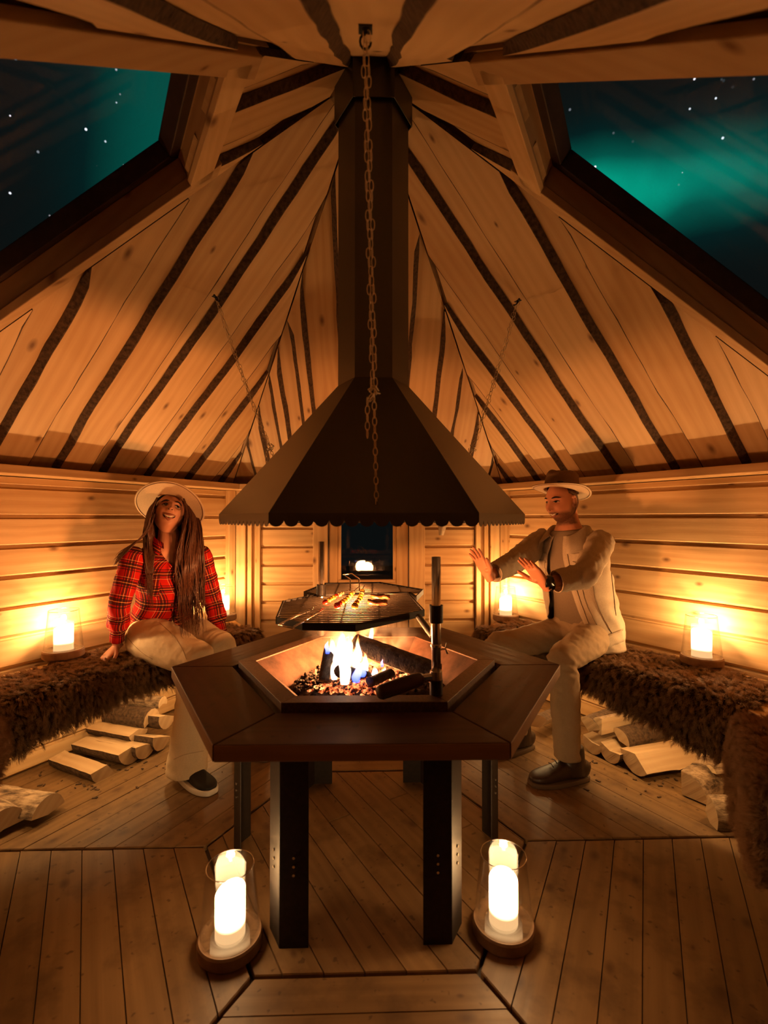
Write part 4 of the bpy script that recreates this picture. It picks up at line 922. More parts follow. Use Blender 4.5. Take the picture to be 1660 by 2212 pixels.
# ------------------------------------------------------------------ firewood
def firelog(label, p, q, r, span, roll, bark='bark', seed=0, group='firewood under the benches'):
    # split log: a sector of a round log; p, q are the axis ends (heart of the log), roll turns the bark side
    p, q = Vector(p), Vector(q); d = (q-p).normalized(); L_ = (q-p).length; K, n_ = 9, 9; b = B(); v = []; uv = []; f = []; mi = []
    w = (Vector((0, 0, 1))-d*d.z).normalized(); u = w.cross(d); sp = math.radians(span); ro = math.radians(roll); m_ = n_+2
    for i in range(K+1):
        x = L_*i/K
        h = (0.004*nse(i*.6, seed), 0.005*nse(i*.6, seed+5))
        ring = [(h[0], h[1])]
        for j in range(n_+1):
            a = ro-sp/2+sp*j/n_; k = r*(1+0.05*nse(i*.5, j*.7, seed)+0.025*nse(i*1.9, j*1.9, seed)); ring.append((k*math.cos(a), k*math.sin(a)))
        for a_, c_ in ring: v.append(d*x+u*a_+w*c_); uv.append((x+seed*.37, a_+c_+seed*.2))
    for i in range(K):
        for j in range(m_): f.append((i*m_+j, i*m_+(j+1) % m_, (i+1)*m_+(j+1) % m_, (i+1)*m_+j)); mi.append(1 if 1 <= j <= n_ else 0)
    f += [tuple(range(m_-1, -1, -1)), tuple(K*m_+j for j in range(m_))]; mi += [0, 0]
    c = (p+q)/2; lo = min(x.z for x in v)+p.z
    b.add(v, f, uv, mi); o = b.obj('split_log', ['split_wood', bark], None, False); o.location = p; tag(o, label, 'firewood', group)
    return o
def lay(x, y, z, deg_dir, length, back=True):   # near end seen at a photo pixel at height z, log running back from it
    a = onz(x, y, z); d = Vector((math.cos(math.radians(deg_dir)), math.sin(math.radians(deg_dir)), 0)); return a, a+d*length
def log_at(label, x, y, z, dd, ln, r, span, roll, bark='bark', seed=0): a, c = lay(x, y, z, dd, ln); return firelog(label, a, c, r, span, roll, bark, seed)
# left pile (under the woman's bench)
log_at('pale split log lying in front of the left pile', 232, 1652, 0.060, 153, 0.33, 0.082, 120, -65, 'bark', 1)
log_at('flat topped split log second from the front of the left pile', 287, 1612, 0.088, 158, 0.33, 0.085, 150, -80, 'bark', 2)
log_at('split log resting on top in the middle of the left pile', 300, 1575, 0.118, 160, 0.30, 0.066, 150, -85, 'bark', 3)
log_at('bark covered round log at the top of the left pile', 328, 1555, 0.13, 162, 0.30, 0.060, 250, 100, 'bark', 4)
log_at('pale split log at the back of the left pile beside the trouser leg', 362, 1545, 0.145, 165, 0.33, 0.072, 170, -70, 'bark', 5)
log_at('lower log with its half round end in the left pile', 316, 1608, 0.075, 160, 0.30, 0.070, 170, -75, 'bark', 6)
log_at('lowest log at the back right of the left pile', 350, 1592, 0.075, 163, 0.30, 0.068, 180, -70, 'bark', 7)
log_at('log with bark on top, by itself at the left edge of the floor', 104, 1760, 0.022, 165, 0.32, 0.078, 160, 95, 'birch_bark', 8)
log_at('log end cut off by the left edge of the picture', 8, 1792, 0.025, 150, 0.30, 0.080, 200, 80, 'birch_bark', 9)
log_at('dark barked log behind the cream trouser leg', 352, 1520, 0.19, 168, 0.28, 0.04, 220, 90, 'birch_bark', 19)
# right pile (under the man's bench)
log_at('pale split log standing out left of the tan trouser leg', 1168, 1572, 0.05, 38, 0.30, 0.07, 140, 60, 'bark', 20)
log_at('split log at the back of the right pile beside the boot leg', 1272, 1580, 0.115, 30, 0.30, 0.075, 110, 100, 'bark', 21)
log_at('quarter log with bark on top, topmost in the right pile', 1300, 1588, 0.125, 22, 0.30, 0.085, 95, 45, 'birch_bark', 22)
log_at('small wedge log in the middle of the right pile', 1338, 1600, 0.095, 22, 0.30, 0.062, 140, 120, 'bark', 23)
log_at('low log with its end nearest the boot in the right pile', 1280, 1604, 0.062, 28, 0.28, 0.060, 200, -80, 'bark', 24)
log_at('low log with a rounded end in the middle of the right pile', 1318, 1622, 0.062, 26, 0.28, 0.060, 210, -80, 'bark', 25)
log_at('large pale split log at the front of the right pile', 1372, 1628, 0.105, 14, 0.34, 0.098, 130, -75, 'bark', 26)
log_at('flat log partly under the large dark sheepskin', 1500, 1648, 0.02, 20, 0.24, 0.08, 140, 90, 'bark', 27)
log_at('half log with peeling bark at the right of the floor', 1474, 1716, 0.006, 34, 0.27, 0.104, 92, 134, 'birch_bark', 28)
log_at('bark sided log nearest the right edge of the picture', 1524, 1752, 0.030, -4, 0.22, 0.085, 120, 165, 'birch_bark', 29)
log_at('small light bark chunk beside the reddish sheepskin', 1536, 1668, 0.085, 10, 0.10, 0.03, 160, 90, 'birch_bark', 30)
# crumbs of bark on the floor
cb = B()
for i in range(90):
    x, y = random.choice([(random.gauss(190, 60), random.gauss(1690, 16)), (random.gauss(1400, 70), random.gauss(1690, 18)), (random.gauss(320, 60), random.gauss(1650, 12)), (random.uniform(1260, 1640), random.gauss(1660, 20))])
    p = onz(x, y, 0.003); a = random.random()*6; l = random.uniform(.004, .013); d = Vector((math.cos(a), math.sin(a), random.uniform(-.1, .2)))
    cb.box(p, d*l, Vector((-d.y, d.x, 0))*l*0.4, Vector((0, 0, 0.0015)))
o = cb.obj('bark_crumbs', 'bark'); tag(o, 'scattered crumbs of bark on the floor around the log piles', 'bark crumbs'); o['kind'] = 'stuff'
# ------------------------------------------------------------------ fairy lights tucked under the benches
SW = 1.1
for deg, lab, s0, s1 in ((150, 'string of fairy lights under the left bench', -0.75, 0.8), (30, 'string of fairy lights under the right bench', -0.7, 0.75)):
    t = thing('string_lights', lab, 'string lights', wp(deg, 0, 1.36, 0.46), 'fairy lights under the benches'); b = B(); pts = []
    for i in range(41): u = i/40; s = s0+(s1-s0)*u; pts.append(wp(deg, s, 1.325+0.02*math.sin(i*.7), 0.452-0.022*abs(math.sin(i*PI/5))))
    b.tube(pts, 0.0014, 5); b.obj('wire', 'cable', t)
    for i in range(0, 41, 4):
        p = pts[i]-Vector((0, 0, 0.008)); b = B(); b.ball(p, 0.0055, 10, 7); b.obj('bulb', 'bulb', t, True)
        if i % 8 == 0: lamp('fairy_light', p-Vector((0, 0, 0.012)), SW, (1.0, 0.60, 0.24), 0.012)
# hide hanging on the back wall right of the door
b = B(); v = []; f = []
for j in range(9):
    for i in range(9): u, w_ = i/8, j/8; v.append(at(942+u*(40-30*w_)+10*w_*0.8, 1060+w_*96, A-0.05)+Vector((0.01*nse(u*3, w_*3), -0.02*math.sin(u*5), 0)))
for j in range(8): f += [(j*9+i, j*9+i+1, j*9+10+i, j*9+9+i) for i in range(8)]
b.add(v, f); o = b.obj('hanging_hide', 'hide', None, True); tag(o, 'corner of a pale hide hanging on the back wall right of the door', 'hide'); o.modifiers.new('thick', 'SOLIDIFY').thickness = 0.006
# ------------------------------------------------------------------ people
def loft(b, st, hint, n=22, m=None, arc=None, fold=0.0, fseed=0, pw=2.0, cap=True, ffreq=30, mi=0):
    # st: (point, rx, ry); hint: direction of the ring's rx axis; arc: per-station (start, end) angles measured from the ry axis
    m = m or (len(st)-1)*6; K = m+1; P = [tuple(s[0]) for s in st]; R = [(s[1], s[2]) for s in st]; hint = Vector(hint)
    pts = [Vector(crom(P, (len(st)-1)*i/m)) for i in range(K)]; rr = [crom(R, (len(st)-1)*i/m) for i in range(K)]
    ar = [crom(arc, (len(st)-1)*i/m) for i in range(K)] if arc else None
    v = []; uv = []; al = 0; cols = n+1 if arc else n
    for i in range(K):
        t = (pts[min(i+1, K-1)]-pts[max(i-1, 0)]).normalized(); x = (hint-t*hint.dot(t)).normalized(); y = x.cross(t)
        if i: al += (pts[i]-pts[i-1]).length
        for j in range(cols):
            a = 2*PI*j/n if not arc else ar[i][0]+(ar[i][1]-ar[i][0])*j/n
            sx, cx = math.sin(a), math.cos(a); e = 2.0/pw; k = 1.0
            if fold: k += fold*(0.35-abs(nse(al*ffreq+a*1.1, a*1.3, fseed))*2.0+0.5*nse(al*ffreq*2.1+a*2, a*2.2, fseed+3))
            v.append(pts[i]+(x*(math.copysign(abs(sx)**e, sx)*max(rr[i][0], .001))+y*(math.copysign(abs(cx)**e, cx)*max(rr[i][1], .001)))*k)
            uv.append(((a-PI)*(rr[i][0]+rr[i][1])/2, al))
    f = []
    for i in range(K-1):
        for j in range(n): jj = (j+1) % cols; f.append((i*cols+j, i*cols+jj, (i+1)*cols+jj, (i+1)*cols+j))
    if cap and not arc: f += [tuple(range(n-1, -1, -1)), tuple((K-1)*n+j for j in range(n))]
    b.add(v, f, uv, mi); return v
def fuse(b, name, mat, parent, vox, smooth_it=4, disp=None, kind=None):
    o = b.obj(name, mat, None, True); r = o.modifiers.new('r', 'REMESH'); r.mode = 'VOXEL'; r.voxel_size = vox; r.use_smooth_shade = True
    s = o.modifiers.new('s', 'SMOOTH'); s.iterations = smooth_it; s.factor = 0.5
    me = bpy.data.meshes.new_from_object(o.evaluated_get(bpy.context.evaluated_depsgraph_get())); old = o.data; o.modifiers.clear(); o.data = me; bpy.data.meshes.remove(old); me.name = name
    if not me.materials: me.materials.append(M[mat])
    me.polygons.foreach_set('use_smooth', [True]*len(me.polygons))
    if disp:
        co = np.empty(len(me.vertices)*3); me.vertices.foreach_get('co', co); co = co.reshape(-1, 3); no = np.array([v.normal for v in me.vertices])
        d = np.array([disp(Vector(c)) for c in co]); me.vertices.foreach_set('co', (co+no*d[:, None]).ravel()); me.update()
    if parent is not None: o.parent = parent; o.matrix_parent_inverse = Matrix.Translation(-Vector(parent.location))
    return o
def bvh_of(*objs):
    V_, F_ = [], []
    for o in objs:
        n = len(V_); V_ += [v.co.copy() for v in o.data.vertices]; F_ += [tuple(i+n for i in p.vertices) for p in o.data.polygons]
    return BVHTree.FromPolygons(V_, F_)
def shoot(bv, x, y, dflt=None):
    d = ray(x, y).normalized(); h, nrm, i, di = bv.ray_cast(CAM, d)
    if h is None: return None, None
    if nrm.dot(d) > 0: nrm = -nrm
    return h, nrm
def patch(name, mat, parent, bv, quad, off=0.003, nx=8, ny=8, thick=0.002, shape=None):
    # cloth-like piece laid on a surface: quad = four photo pixels, projected onto the surface
    v = []; f = []; ok = {}; (a, c, d, e) = [np.array(q, float) for q in quad]
    for j in range(ny+1):
        for i in range(nx+1):
            u, w = i/nx, j/ny; p = (a*(1-u)+c*u)*(1-w)+(e*(1-u)+d*u)*w
            if shape and not shape(u, w): continue
            h, nrm = shoot(bv, *p)
            if h is None: continue
            ok[(i, j)] = len(v); v.append(h+nrm*off)
    for j in range(ny):
        for i in range(nx):
            k = [ok.get(q) for q in ((i, j), (i+1, j), (i+1, j+1), (i, j+1))]
            if None in k: continue
            if max((v[k[s]]-v[k[s-1]]).length for s in range(4)) < 0.06: f.append(tuple(k))
    if not f: return None
    o = mesh(name, v, f, mat, parent, True); s = o.modifiers.new('t', 'SOLIDIFY'); s.thickness = thick; s.offset = 0; return o
def strip(name, mat, parent, bv, pts, r=0.0016, off=0.0035, n=40):
    P = [];
    for i in range(n+1):
        p = crom(pts, (len(pts)-1)*i/n); h, nrm = shoot(bv, p[0], p[1])
        if h is not None and (not P or (h+nrm*off-P[-1]).length < 0.06): P.append(h+nrm*off)
    if len(P) > 2: b = B(); b.tube(P, r, 6); return b.obj(name, mat, parent, True)
def buttons(parent, bv, pts, r=0.006, mat='button', nm='button'):
    for x, y in pts:
        h, nrm = shoot(bv, x, y)
        if h is None: continue
        b = B(); b.ball(h+nrm*0.0045, (r, r, 0.003), 10, 6, 0, nrm.to_track_quat('Z', 'Y').to_matrix()); b.obj(nm, mat, parent, True)

def head_geo(b, c, F, U, sc, woman=False):
    # c centre of the head, F forward, U up; returns the local->world function
    F = Vector(F).normalized(); U = Vector(U); U = (U-F*U.dot(F)).normalized(); Lf = U.cross(F)
    W = lambda x, y, z: Vector(c)+(Lf*x+F*y+U*z)*sc
    n, m = 72, 56; v = []; f = []
    ez = 0.0 if woman else 0.008; mz = 0.0 if woman else 0.006
    def shape(x, y, z):
        X, Y, Z = x*(0.079 if woman else 0.076), y*0.097, z*0.116
        if Z < -0.015:
            t = min(1, (-Z-0.015)/0.1); X *= 1-(0.27 if woman else 0.34)*t**1.5; 
            if Y < 0: Y *= 1-0.50*t
            else: Y *= 1-0.06*t
        if Y > 0: X *= 1-0.05*y
        if Y > 0.03:
            g = lambda cx, cz, sx, sz: math.exp(-((X-cx)/sx)**2-((Z-cz)/sz)**2)
            k = min(1, (Y-0.03)/0.03)
            d = 0.0
            for s in (1, -1):
                d += -0.013*g(s*0.031, ez, 0.017, 0.012); d += 0.006*g(s*0.028, ez+0.023, 0.024, 0.010)
                d += (0.009 if woman else 0.008)*g(s*0.042, -0.028, 0.020, 0.018); d += 0.006*g(s*0.009, -0.036, 0.008, 0.008)
                d += -0.003*g(s*0.030, -0.055, 0.006, 0.016)
            Zn = Z-mz
            if -0.047 < Zn < 0.024:
                q = (0.024-Zn)/0.064; prof = 0.034*q**1.1 if Zn > -0.040 else 0.034*max(0, (Zn+0.047)/0.007)
                d += prof*math.exp(-(X/(0.0085+0.007*q))**2)
            d += 0.006*g(0, -0.060+mz, 0.022, 0.006)+0.007*g(0, -0.075+mz, 0.020, 0.006)-0.003*g(0, -0.0675+mz, 0.026, 0.003)-0.004*g(0, -0.086+mz*.5, 0.02, 0.006)
            d += (0.008 if woman else 0.011)*g(0, -0.103, 0.022, 0.014)
            Y += d*k
        return X, Y, Z
    for i in range(m+1):
        th = PI*i/m
        for j in range(n):
            a = 2*PI*j/n; v.append(W(*shape(math.sin(th)*math.sin(a), math.sin(th)*math.cos(a), math.cos(th))))
    for i in range(m): f += [(i*n+j, i*n+(j+1) % n, (i+1)*n+(j+1) % n, (i+1)*n+j) for j in range(n)]
    # weld the poles
    b2 = B(); top, bot = sum(v[:n], Vector())/n, sum(v[-n:], Vector())/n
    vv = v[n:-n]+[top, bot]; mm = m-1; T, Bo = len(vv)-2, len(vv)-1
    ff = [(i*n+j, i*n+(j+1) % n, (i+1)*n+(j+1) % n, (i+1)*n+j) for i in range(mm-1) for j in range(n)]+[(T, (j+1) % n, j) for j in range(n)]+[(Bo, (mm-1)*n+j, (mm-1)*n+(j+1) % n) for j in range(n)]
    b.add(vv, ff)
    for s in (1, -1):     # ears
        for a in range(9):
            an = -2.3+a*0.55; b.ball(W(s*(0.078+0.006*(a % 2 == 9)), -0.010-0.013*math.cos(an)+0.004, 0.000+0.026*math.sin(an)), 0.0068*sc, 8, 6)
        b.ball(W(s*0.075, -0.008, -0.002), (0.012*sc, 0.014*sc, 0.022*sc), 10, 8)
    return W
def fcast(bv, W, x, z, off=0.0012):
    o = W(x, 0.3, z); d = (W(x, 0, z)-o).normalized(); h, nrm, i, di = bv.ray_cast(o, d)
    return None if h is None else h-d*off
def fpatch(name, mat, parent, bv, W, outline, off=0.0015, thick=0.0015, rings=4):
    # small face piece: outline of (x, z) points on the face, filled towards its centre
    cx, cz = sum(p[0] for p in outline)/len(outline), sum(p[1] for p in outline)/len(outline); v = []; f = []; n = len(outline)
    for r in range(rings):
        k = 1-r/rings
        for x, z in outline: q = fcast(bv, W, cx+(x-cx)*k, cz+(z-cz)*k, off+0.0006*r); v.append(q if q is not None else W(x, 0.09, z))
    v.append(fcast(bv, W, cx, cz, off+0.0006*rings) or W(cx, 0.09, cz))
    for r in range(rings-1): f += [(r*n+j, r*n+(j+1) % n, (r+1)*n+(j+1) % n, (r+1)*n+j) for j in range(n)]
    f += [((rings-1)*n+j, (rings-1)*n+(j+1) % n, len(v)-1) for j in range(n)]
    o = mesh(name, v, f, mat, parent, True); s = o.modifiers.new('t', 'SOLIDIFY'); s.thickness = thick; s.offset = -1; return o
def arcband(x0, x1, z0, bow, h0, h1, n=9):     # crescent outline: from x0 to x1, bowed, thick in the middle
    up = [(x0+(x1-x0)*i/n, z0+bow*math.sin(PI*i/n)+h0*(math.sin(PI*i/n)**.7)) for i in range(n+1)]
    dn = [(x0+(x1-x0)*i/n, z0+bow*math.sin(PI*i/n)-h1*(math.sin(PI*i/n)**.7)) for i in range(n, -1, -1)]
    return up+dn[1:-1]
def face(parent, body, W, woman, gaze):
    bv = bvh_of(body); g = gaze; ez = 0.0 if woman else 0.008; mz = 0.0 if woman else 0.009
    for s in (1, -1):
        e = thing_part = fpatch('eye', 'eye_white', parent, bv, W, arcband(s*0.031-0.0140, s*0.031+0.0140, ez-0.001, 0.0, 0.0070 if woman else 0.0042, 0.0050 if woman else 0.0034), 0.0022)
        fpatch('iris', 'eye_dark', e, bv, W, [(s*0.031+g[0]+0.0062*math.cos(a), ez+g[1]+(0.0060 if woman else 0.0042)*math.sin(a)) for a in [i*PI/5 for i in range(10)]], 0.0062, 0.0008, 2)
        fpatch('lash_line', 'brow_dark', parent, bv, W, arcband(s*0.031-0.0165, s*0.031+0.0165, ez, 0.0078 if woman else 0.005, 0.0020, 0.0014), 0.0034, 0.001, 2)
        fpatch('eyebrow', 'brow_dark', parent, bv, W, arcband(s*0.033-0.021, s*0.033+0.021, ez+0.018, 0.006, 0.0034, 0.0034), 0.0022, 0.0015, 2)
        b = B()
    if woman:
        m_ = fpatch('mouth', 'mouth_dark', parent, bv, W, arcband(-0.032, 0.032, -0.0550, -0.014, 0.0040, 0.0100, 12), 0.0016, 0.001, 4)
        fpatch('teeth', 'teeth', m_, bv, W, arcband(-0.0285, 0.0285, -0.0545, -0.0120, 0.0036, 0.0038, 12), 0.0034, 0.0012, 3)
        fpatch('upper_lip', 'lips', parent, bv, W, arcband(-0.033, 0.033, -0.0520, -0.0110, 0.0018, 0.0005, 12), 0.0040, 0.002, 2)
        fpatch('lower_lip', 'lips', parent, bv, W, arcband(-0.024, 0.024, -0.0600, -0.0215, 0.0006, 0.0018, 12), 0.0035, 0.002, 2)
    else:
        m_ = fpatch('mouth', 'mouth_dark', parent, bv, W, arcband(-0.029, 0.029, -0.0635+mz, -0.0095, 0.0034, 0.0050, 12), 0.0016, 0.001, 3)
        fpatch('teeth', 'teeth', m_, bv, W, arcband(-0.024, 0.024, -0.0635+mz, -0.0088, 0.0030, 0.0030, 12), 0.0030, 0.001, 3)
        fpatch('lower_lip', 'lips', parent, bv, W, arcband(-0.022, 0.022, -0.0680+mz, -0.0135, 0.0006, 0.0028, 12), 0.0034, 0.0016, 2)
    for s in (1, -1):      # nostrils, found from below
        o = W(s*0.0078, 0.112, -0.075+mz); U_ = (W(0, 0, 1)-W(0, 0, 0)).normalized(); h, nrm, i_, di = bv.ray_cast(o, U_)
        if h is not None and di < 0.06: b = B(); b.ball(h, (0.0042, 0.0042, 0.0016), 8, 5, 0, U_.to_track_quat('Z', 'Y').to_matrix()); b.obj('nostril', 'mouth_dark', parent, True)
    return bv
def hand(b, wrist, fdir, thumb, sc=1.0, spread=0.10, curl=0.25, palm_n=None, thumb_out=0.75):
    f = Vector(fdir).normalized(); t = Vector(thumb); t = (t-f*t.dot(f)).normalized(); nn = t.cross(f) if palm_n is None else None
    nn = Vector(palm_n) if palm_n is not None else nn; nn = (nn-f*nn.dot(f)-t*nn.dot(t)).normalized(); w = Vector(wrist); s = sc
    loft(b, [(w-f*0.03*s, .024*s, .020*s), (w, .026*s, .020*s), (w+f*0.03*s, .036*s, .0175*s), (w+f*0.065*s, .0415*s, .0145*s), (w+f*0.092*s, .040*s, .0115*s), (w+f*0.100*s, .034*s, .006*s)], t, 18, 24, pw=2.6)
    b.ball(w+f*0.034*s+t*0.021*s+nn*0.007*s, (0.016*s, 0.018*s, 0.013*s), 10, 8)
    for k, (o, ln, r) in enumerate(((0.030, 0.070, .0088), (0.0102, 0.079, .0090), (-0.0100, 0.074, .0086), (-0.0290, 0.058, .0078))):
        d = (f+t*(spread*(1.35-k*0.92))).normalized(); p = w+f*(0.088-0.004*abs(k-1))*s+t*o*s; a = 0; pts = [p-d*0.02*s, p]; rr = [r*s*1.05, r*s*1.05]
        for q, fr in enumerate((0.45, 0.30, 0.25)):
            a += curl*(0.5 if q == 0 else 1.0)*0.5; pts.append(pts[-1]+(d*math.cos(a)+nn*math.sin(a))*ln*fr*s); rr.append(r*s*(0.98, 0.9, 0.72)[q])
        b.tube(pts, rr, 10); b.ball(pts[-1], rr[-1], 10, 8)
    p = w+f*0.022*s+t*0.026*s; d = (f*(1-thumb_out*0.55)+t*thumb_out+nn*0.25).normalized(); d2 = (f*1.0+t*thumb_out*0.5+nn*0.2).normalized()
    q = p+d*0.038*s; e = q+d2*0.034*s; g = e+d2*0.026*s
    b.tube([p-d*0.015*s, p, q, e, g], [.014*s, .0145*s, .0115*s, .0105*s, .0078*s], 10); b.ball(g, .0078*s, 10, 8)
def shoe(b, ankle, toe, ln, wd, ht, zs=0.0, sole=True):
    d = Vector((toe[0], toe[1], 0)).normalized(); a = Vector((ankle[0], ankle[1], zs)); x = Vector((-d.y, d.x, 0)); back = a-d*ln*0.27
    st = []
    for u, w, h in ((0.0, .55, .62), (0.08, .78, .78), (0.25, .86, .86), (0.42, .84, .80), (0.6, .98, .60), (0.78, 1.02, .46), (0.92, .80, .36), (1.0, .35, .24)):
        st.append((back+d*ln*u+Vector((0, 0, h*ht/2+0.014)), wd/2*w, h*ht/2))
    loft(b, st, x, 20, 36, pw=2.5)
def solebit(name, mat, parent, ankle, toe, ln, wd, th=0.02, z=0.0):
    d = Vector((toe[0], toe[1], 0)).normalized(); a = Vector((ankle[0], ankle[1], z)); x = Vector((-d.y, d.x, 0)); back = a-d*ln*0.28; o = []
    for i in range(32):
        t = 2*PI*i/32; u = 0.5-0.5*math.cos(t); w = (0.86+0.22*math.sin(PI*u*0.9)-0.2*math.sin(PI*u*1.8)*0.5)*abs(math.sin(t))**0.55*math.copysign(1, math.sin(t)); o.append(back+d*(ln*1.03*u-0.004)+x*(w*wd*0.5))
    b = B(); n_ = 32; v = [p+Vector((0, 0, 0.001)) for p in o]+[p+Vector((0, 0, th)) for p in o]; b.add(v, [tuple(range(n_-1, -1, -1)), tuple(range(n_, 2*n_))]+[(i, (i+1) % n_, n_+(i+1) % n_, n_+i) for i in range(n_)]); return bevel(b.obj(name, mat, parent, True), 0.004)
def stubble(body, W, Wi):
    me = body.data; at_ = me.attributes.new('stubble', 'FLOAT', 'POINT'); vals = []
    for v in me.vertices:
        x, y, z = Wi(v.co)
        k = 0.0
        if -0.16 < z < 0.03 and abs(x) < 0.1 and -0.06 < y < 0.14:
            jaw = max(0, min(1, (-0.040-z)/0.02)); side = max(0, min(1, (0.034-y)/0.03))*max(0, min(1, (0.02-z)/0.04)) if abs(x) > 0.04 else 0
            mus = math.exp(-((z+0.052)/0.007)**2)*max(0, 1-(abs(x)/0.034)**4)
            clean = math.exp(-(x/0.026)**2-((z+0.070)/0.009)**2)
            k = max(jaw*max(0, min(1, (0.13+z)/0.02)), side*(1 if z > -0.12 else 0), mus*1.0)*(1-0.8*clean)*1.25
            if y < -0.02: k *= max(0, 1+(y+0.02)/0.03)
        vals.append(k)
    at_.data.foreach_set('value', vals)
def hat(parent, W, hatc, tiltax, R, crown, felt, under, droop, bandm, nm='hat', brim_curl=None, pinch=0.0):
    # hatc: (x,y,z) local centre of the sweatband; tiltax: function turning local hat coordinates to world
    b = B(); n_ = 56; prof = [(0.0, crown*0.88), (0.35, crown*0.93), (0.62, crown*0.985), (0.80, crown*0.99), (0.90, crown*0.90), (0.955, crown*0.55), (1.0, 0.0)]
    v = []; f = []; rows = []
    ex, ey = 0.084, 0.101
    for k, z in prof:
        row = []
        for j in range(n_):
            a = 2*PI*j/n_; x, y = k*ex*math.sin(a), k*ey*math.cos(a)
            zz = z-(0.022*math.exp(-(x/0.022)**2)*(1 if k < 0.85 else 0)*(crown/0.1))-(0.012*pinch*math.exp(-((y-0.075)/0.04)**2-((abs(x)-0.05)/0.025)**2) if k < 0.96 else 0); row.append((x, y, zz))
        rows.append(row)
    for q in range(1, 11):
        u = q/10; row = []
        for j in range(n_):
            a = 2*PI*j/n_; x, y = math.sin(a)*(ex+(R-ex)*u), math.cos(a)*(ey+(R*1.06-ey)*u); row.append((x, y, droop(a, u)))
        rows.append(row)
    for row in rows: v += [tiltax(*p) for p in row]
    K = len(rows)
    for i in range(K-1): f += [(i*n_+j, i*n_+(j+1) % n_, (i+1)*n_+(j+1) % n_, (i+1)*n_+j) for j in range(n_)]
    b.add(v, f); o = b.obj(nm, [under if under != felt else felt], parent, True); s = o.modifiers.new('t', 'SOLIDIFY'); s.thickness = 0.0035; s.offset = 0; s.use_even_offset = True
    if under != felt:
        o.data.materials.append(M[felt]); s.material_offset = 1; s.material_offset_rim = 1
    b = B()
    ring = [tiltax(math.sin(a)*ex*1.012, math.cos(a)*ey*1.012, 0.004) for a in [2*PI*j/n_ for j in range(n_)]]; rin2 = [tiltax(math.sin(a)*ex*0.99, math.cos(a)*ey*0.99, 0.030*crown/0.1) for a in [2*PI*j/n_ for j in range(n_)]]
    b.add(ring+rin2, [(j, (j+1) % n_, n_+(j+1) % n_, n_+j) for j in range(n_)]); bo = b.obj('hat_band', bandm, o, True); bo.modifiers.new('t', 'SOLIDIFY').thickness = 0.003
    b = B(); b.tube([tiltax(math.sin(a)*(R-0.010), math.cos(a)*(R*1.06-0.010), droop(a, 0.93)-0.0035) for a in [2*PI*j/n_ for j in range(n_)]], 0.0013, 5, closed=True); b.obj('brim_cord', 'edge_cord', o, True)
    return o
exec_people = True
# ---- the man on the right bench
man = thing('person', 'bearded man in pale denim jacket and brown hat, hands held out to the fire', 'person', (1.20, 0.80, 0.0))
mF = Vector((-0.84, -0.54, 0)).normalized(); mL = Vector((-mF.y, mF.x, 0))
mL = Vector((0, 0, 1)).cross(mF)
pel, neck = Vector((1.205, 0.80, 0.635)), Vector((1.105, 0.765, 1.185))
Ls, Le, Lw = at(1299, 1173, .62), at(1264, 1242, .37), at(1178, 1262, .31)
Rs, Re, Rw = at(1174, 1167, .91), at(1112, 1214, .72), at(1056, 1243, .57)
Lh, Lk, La = at(1286, 1374, .71), at(1218, 1424, .41), at(1227, 1650, .42)
Rh, Rk, Ra = at(1226, 1366, .88), at(1078, 1396, .76), Vector((0.80, .73, 0.07))
hc = at(1214, 1085, .745); hF = Vector((-0.86, -0.50, -0.10)); hU = Vector((-0.06, 0.02, 1))
b = B()
W = head_geo(b, hc, hF, hU, 1.0)
loft(b, [(pel-Vector((0, 0, .06)), .15, .11), (pel+Vector((0, 0, .05)), .155, .115), (pel.lerp(neck, .4), .14, .105), (pel.lerp(neck, .72), .155, .11), (pel.lerp(neck, .92), .13, .09), (neck+Vector((0, 0, .01)), .075, .07), (neck.lerp(hc, .45)-mF*0.022, .053, .055), (hc-hF*0.045-Vector((0, 0, .03)), .050, .050)], mL, 24, 48)
for s_, e_, w_ in ((Ls, Le, Lw), (Rs, Re, Rw)): loft(b, [(s_+(s_-e_)*0.1, .045, .045), (s_, .055, .052), (s_.lerp(e_, .5), .046, .044), (e_, .039, .038), (e_.lerp(w_, .4), .038, .035), (w_, .026, .021)], (0, 0, 1), 16, 30)
for h_, k_, a_ in ((Lh, Lk, La), (Rh, Rk, Ra)): loft(b, [(h_, .085, .085), (h_.lerp(k_, .5), .075, .07), (k_, .056, .055), (k_.lerp(a_, .3), .055, .052), (a_+Vector((0, 0, .03)), .036, .036)], (1, 0, 0), 16, 30)
hand(b, Lw, (-0.64, -0.10, 0.76), -mL, 1.0, 0.05, 0.14, mF, 0.62); hand(b, Rw, (-0.50, -0.06, 0.86), mL, 1.0, 0.16, 0.16, mF, 0.80)
body = fuse(b, 'body', 'skin_man', man, 0.0030, 1)
F_, U_ = hF.normalized(), (hU-hF.normalized()*hU.dot(hF.normalized())).normalized(); L_ = U_.cross(F_)
stubble(body, W, lambda p: ((p-hc).dot(L_), (p-hc).dot(F_), (p-hc).dot(U_)))
fbv = face(man, body, W, False, (-0.0015, -0.0005))
b = B(); v = []; f = []; n_ = 40       # cropped hair round the back and the temples
for i in range(9):
    for j in range(n_):
        a = 2*PI*j/n_; back = max(0, -math.cos(a)); z = 0.075-(0.075-(0.055-0.145*back**0.6-0.03*max(0, 0.55-math.cos(a))))*i/8; k = math.sqrt(max(0.05, 1-(z/0.118)**2)); t_ = max(0, (-z-0.015)/0.1)
        fw = 0.93 if math.cos(a) > 0.3 else 1.035; v.append(W(0.0765*k*math.sin(a)*fw*(1-0.2*t_), 0.0975*k*math.cos(a)*fw*(1-0.45*t_ if math.cos(a) < 0 else 1), z))
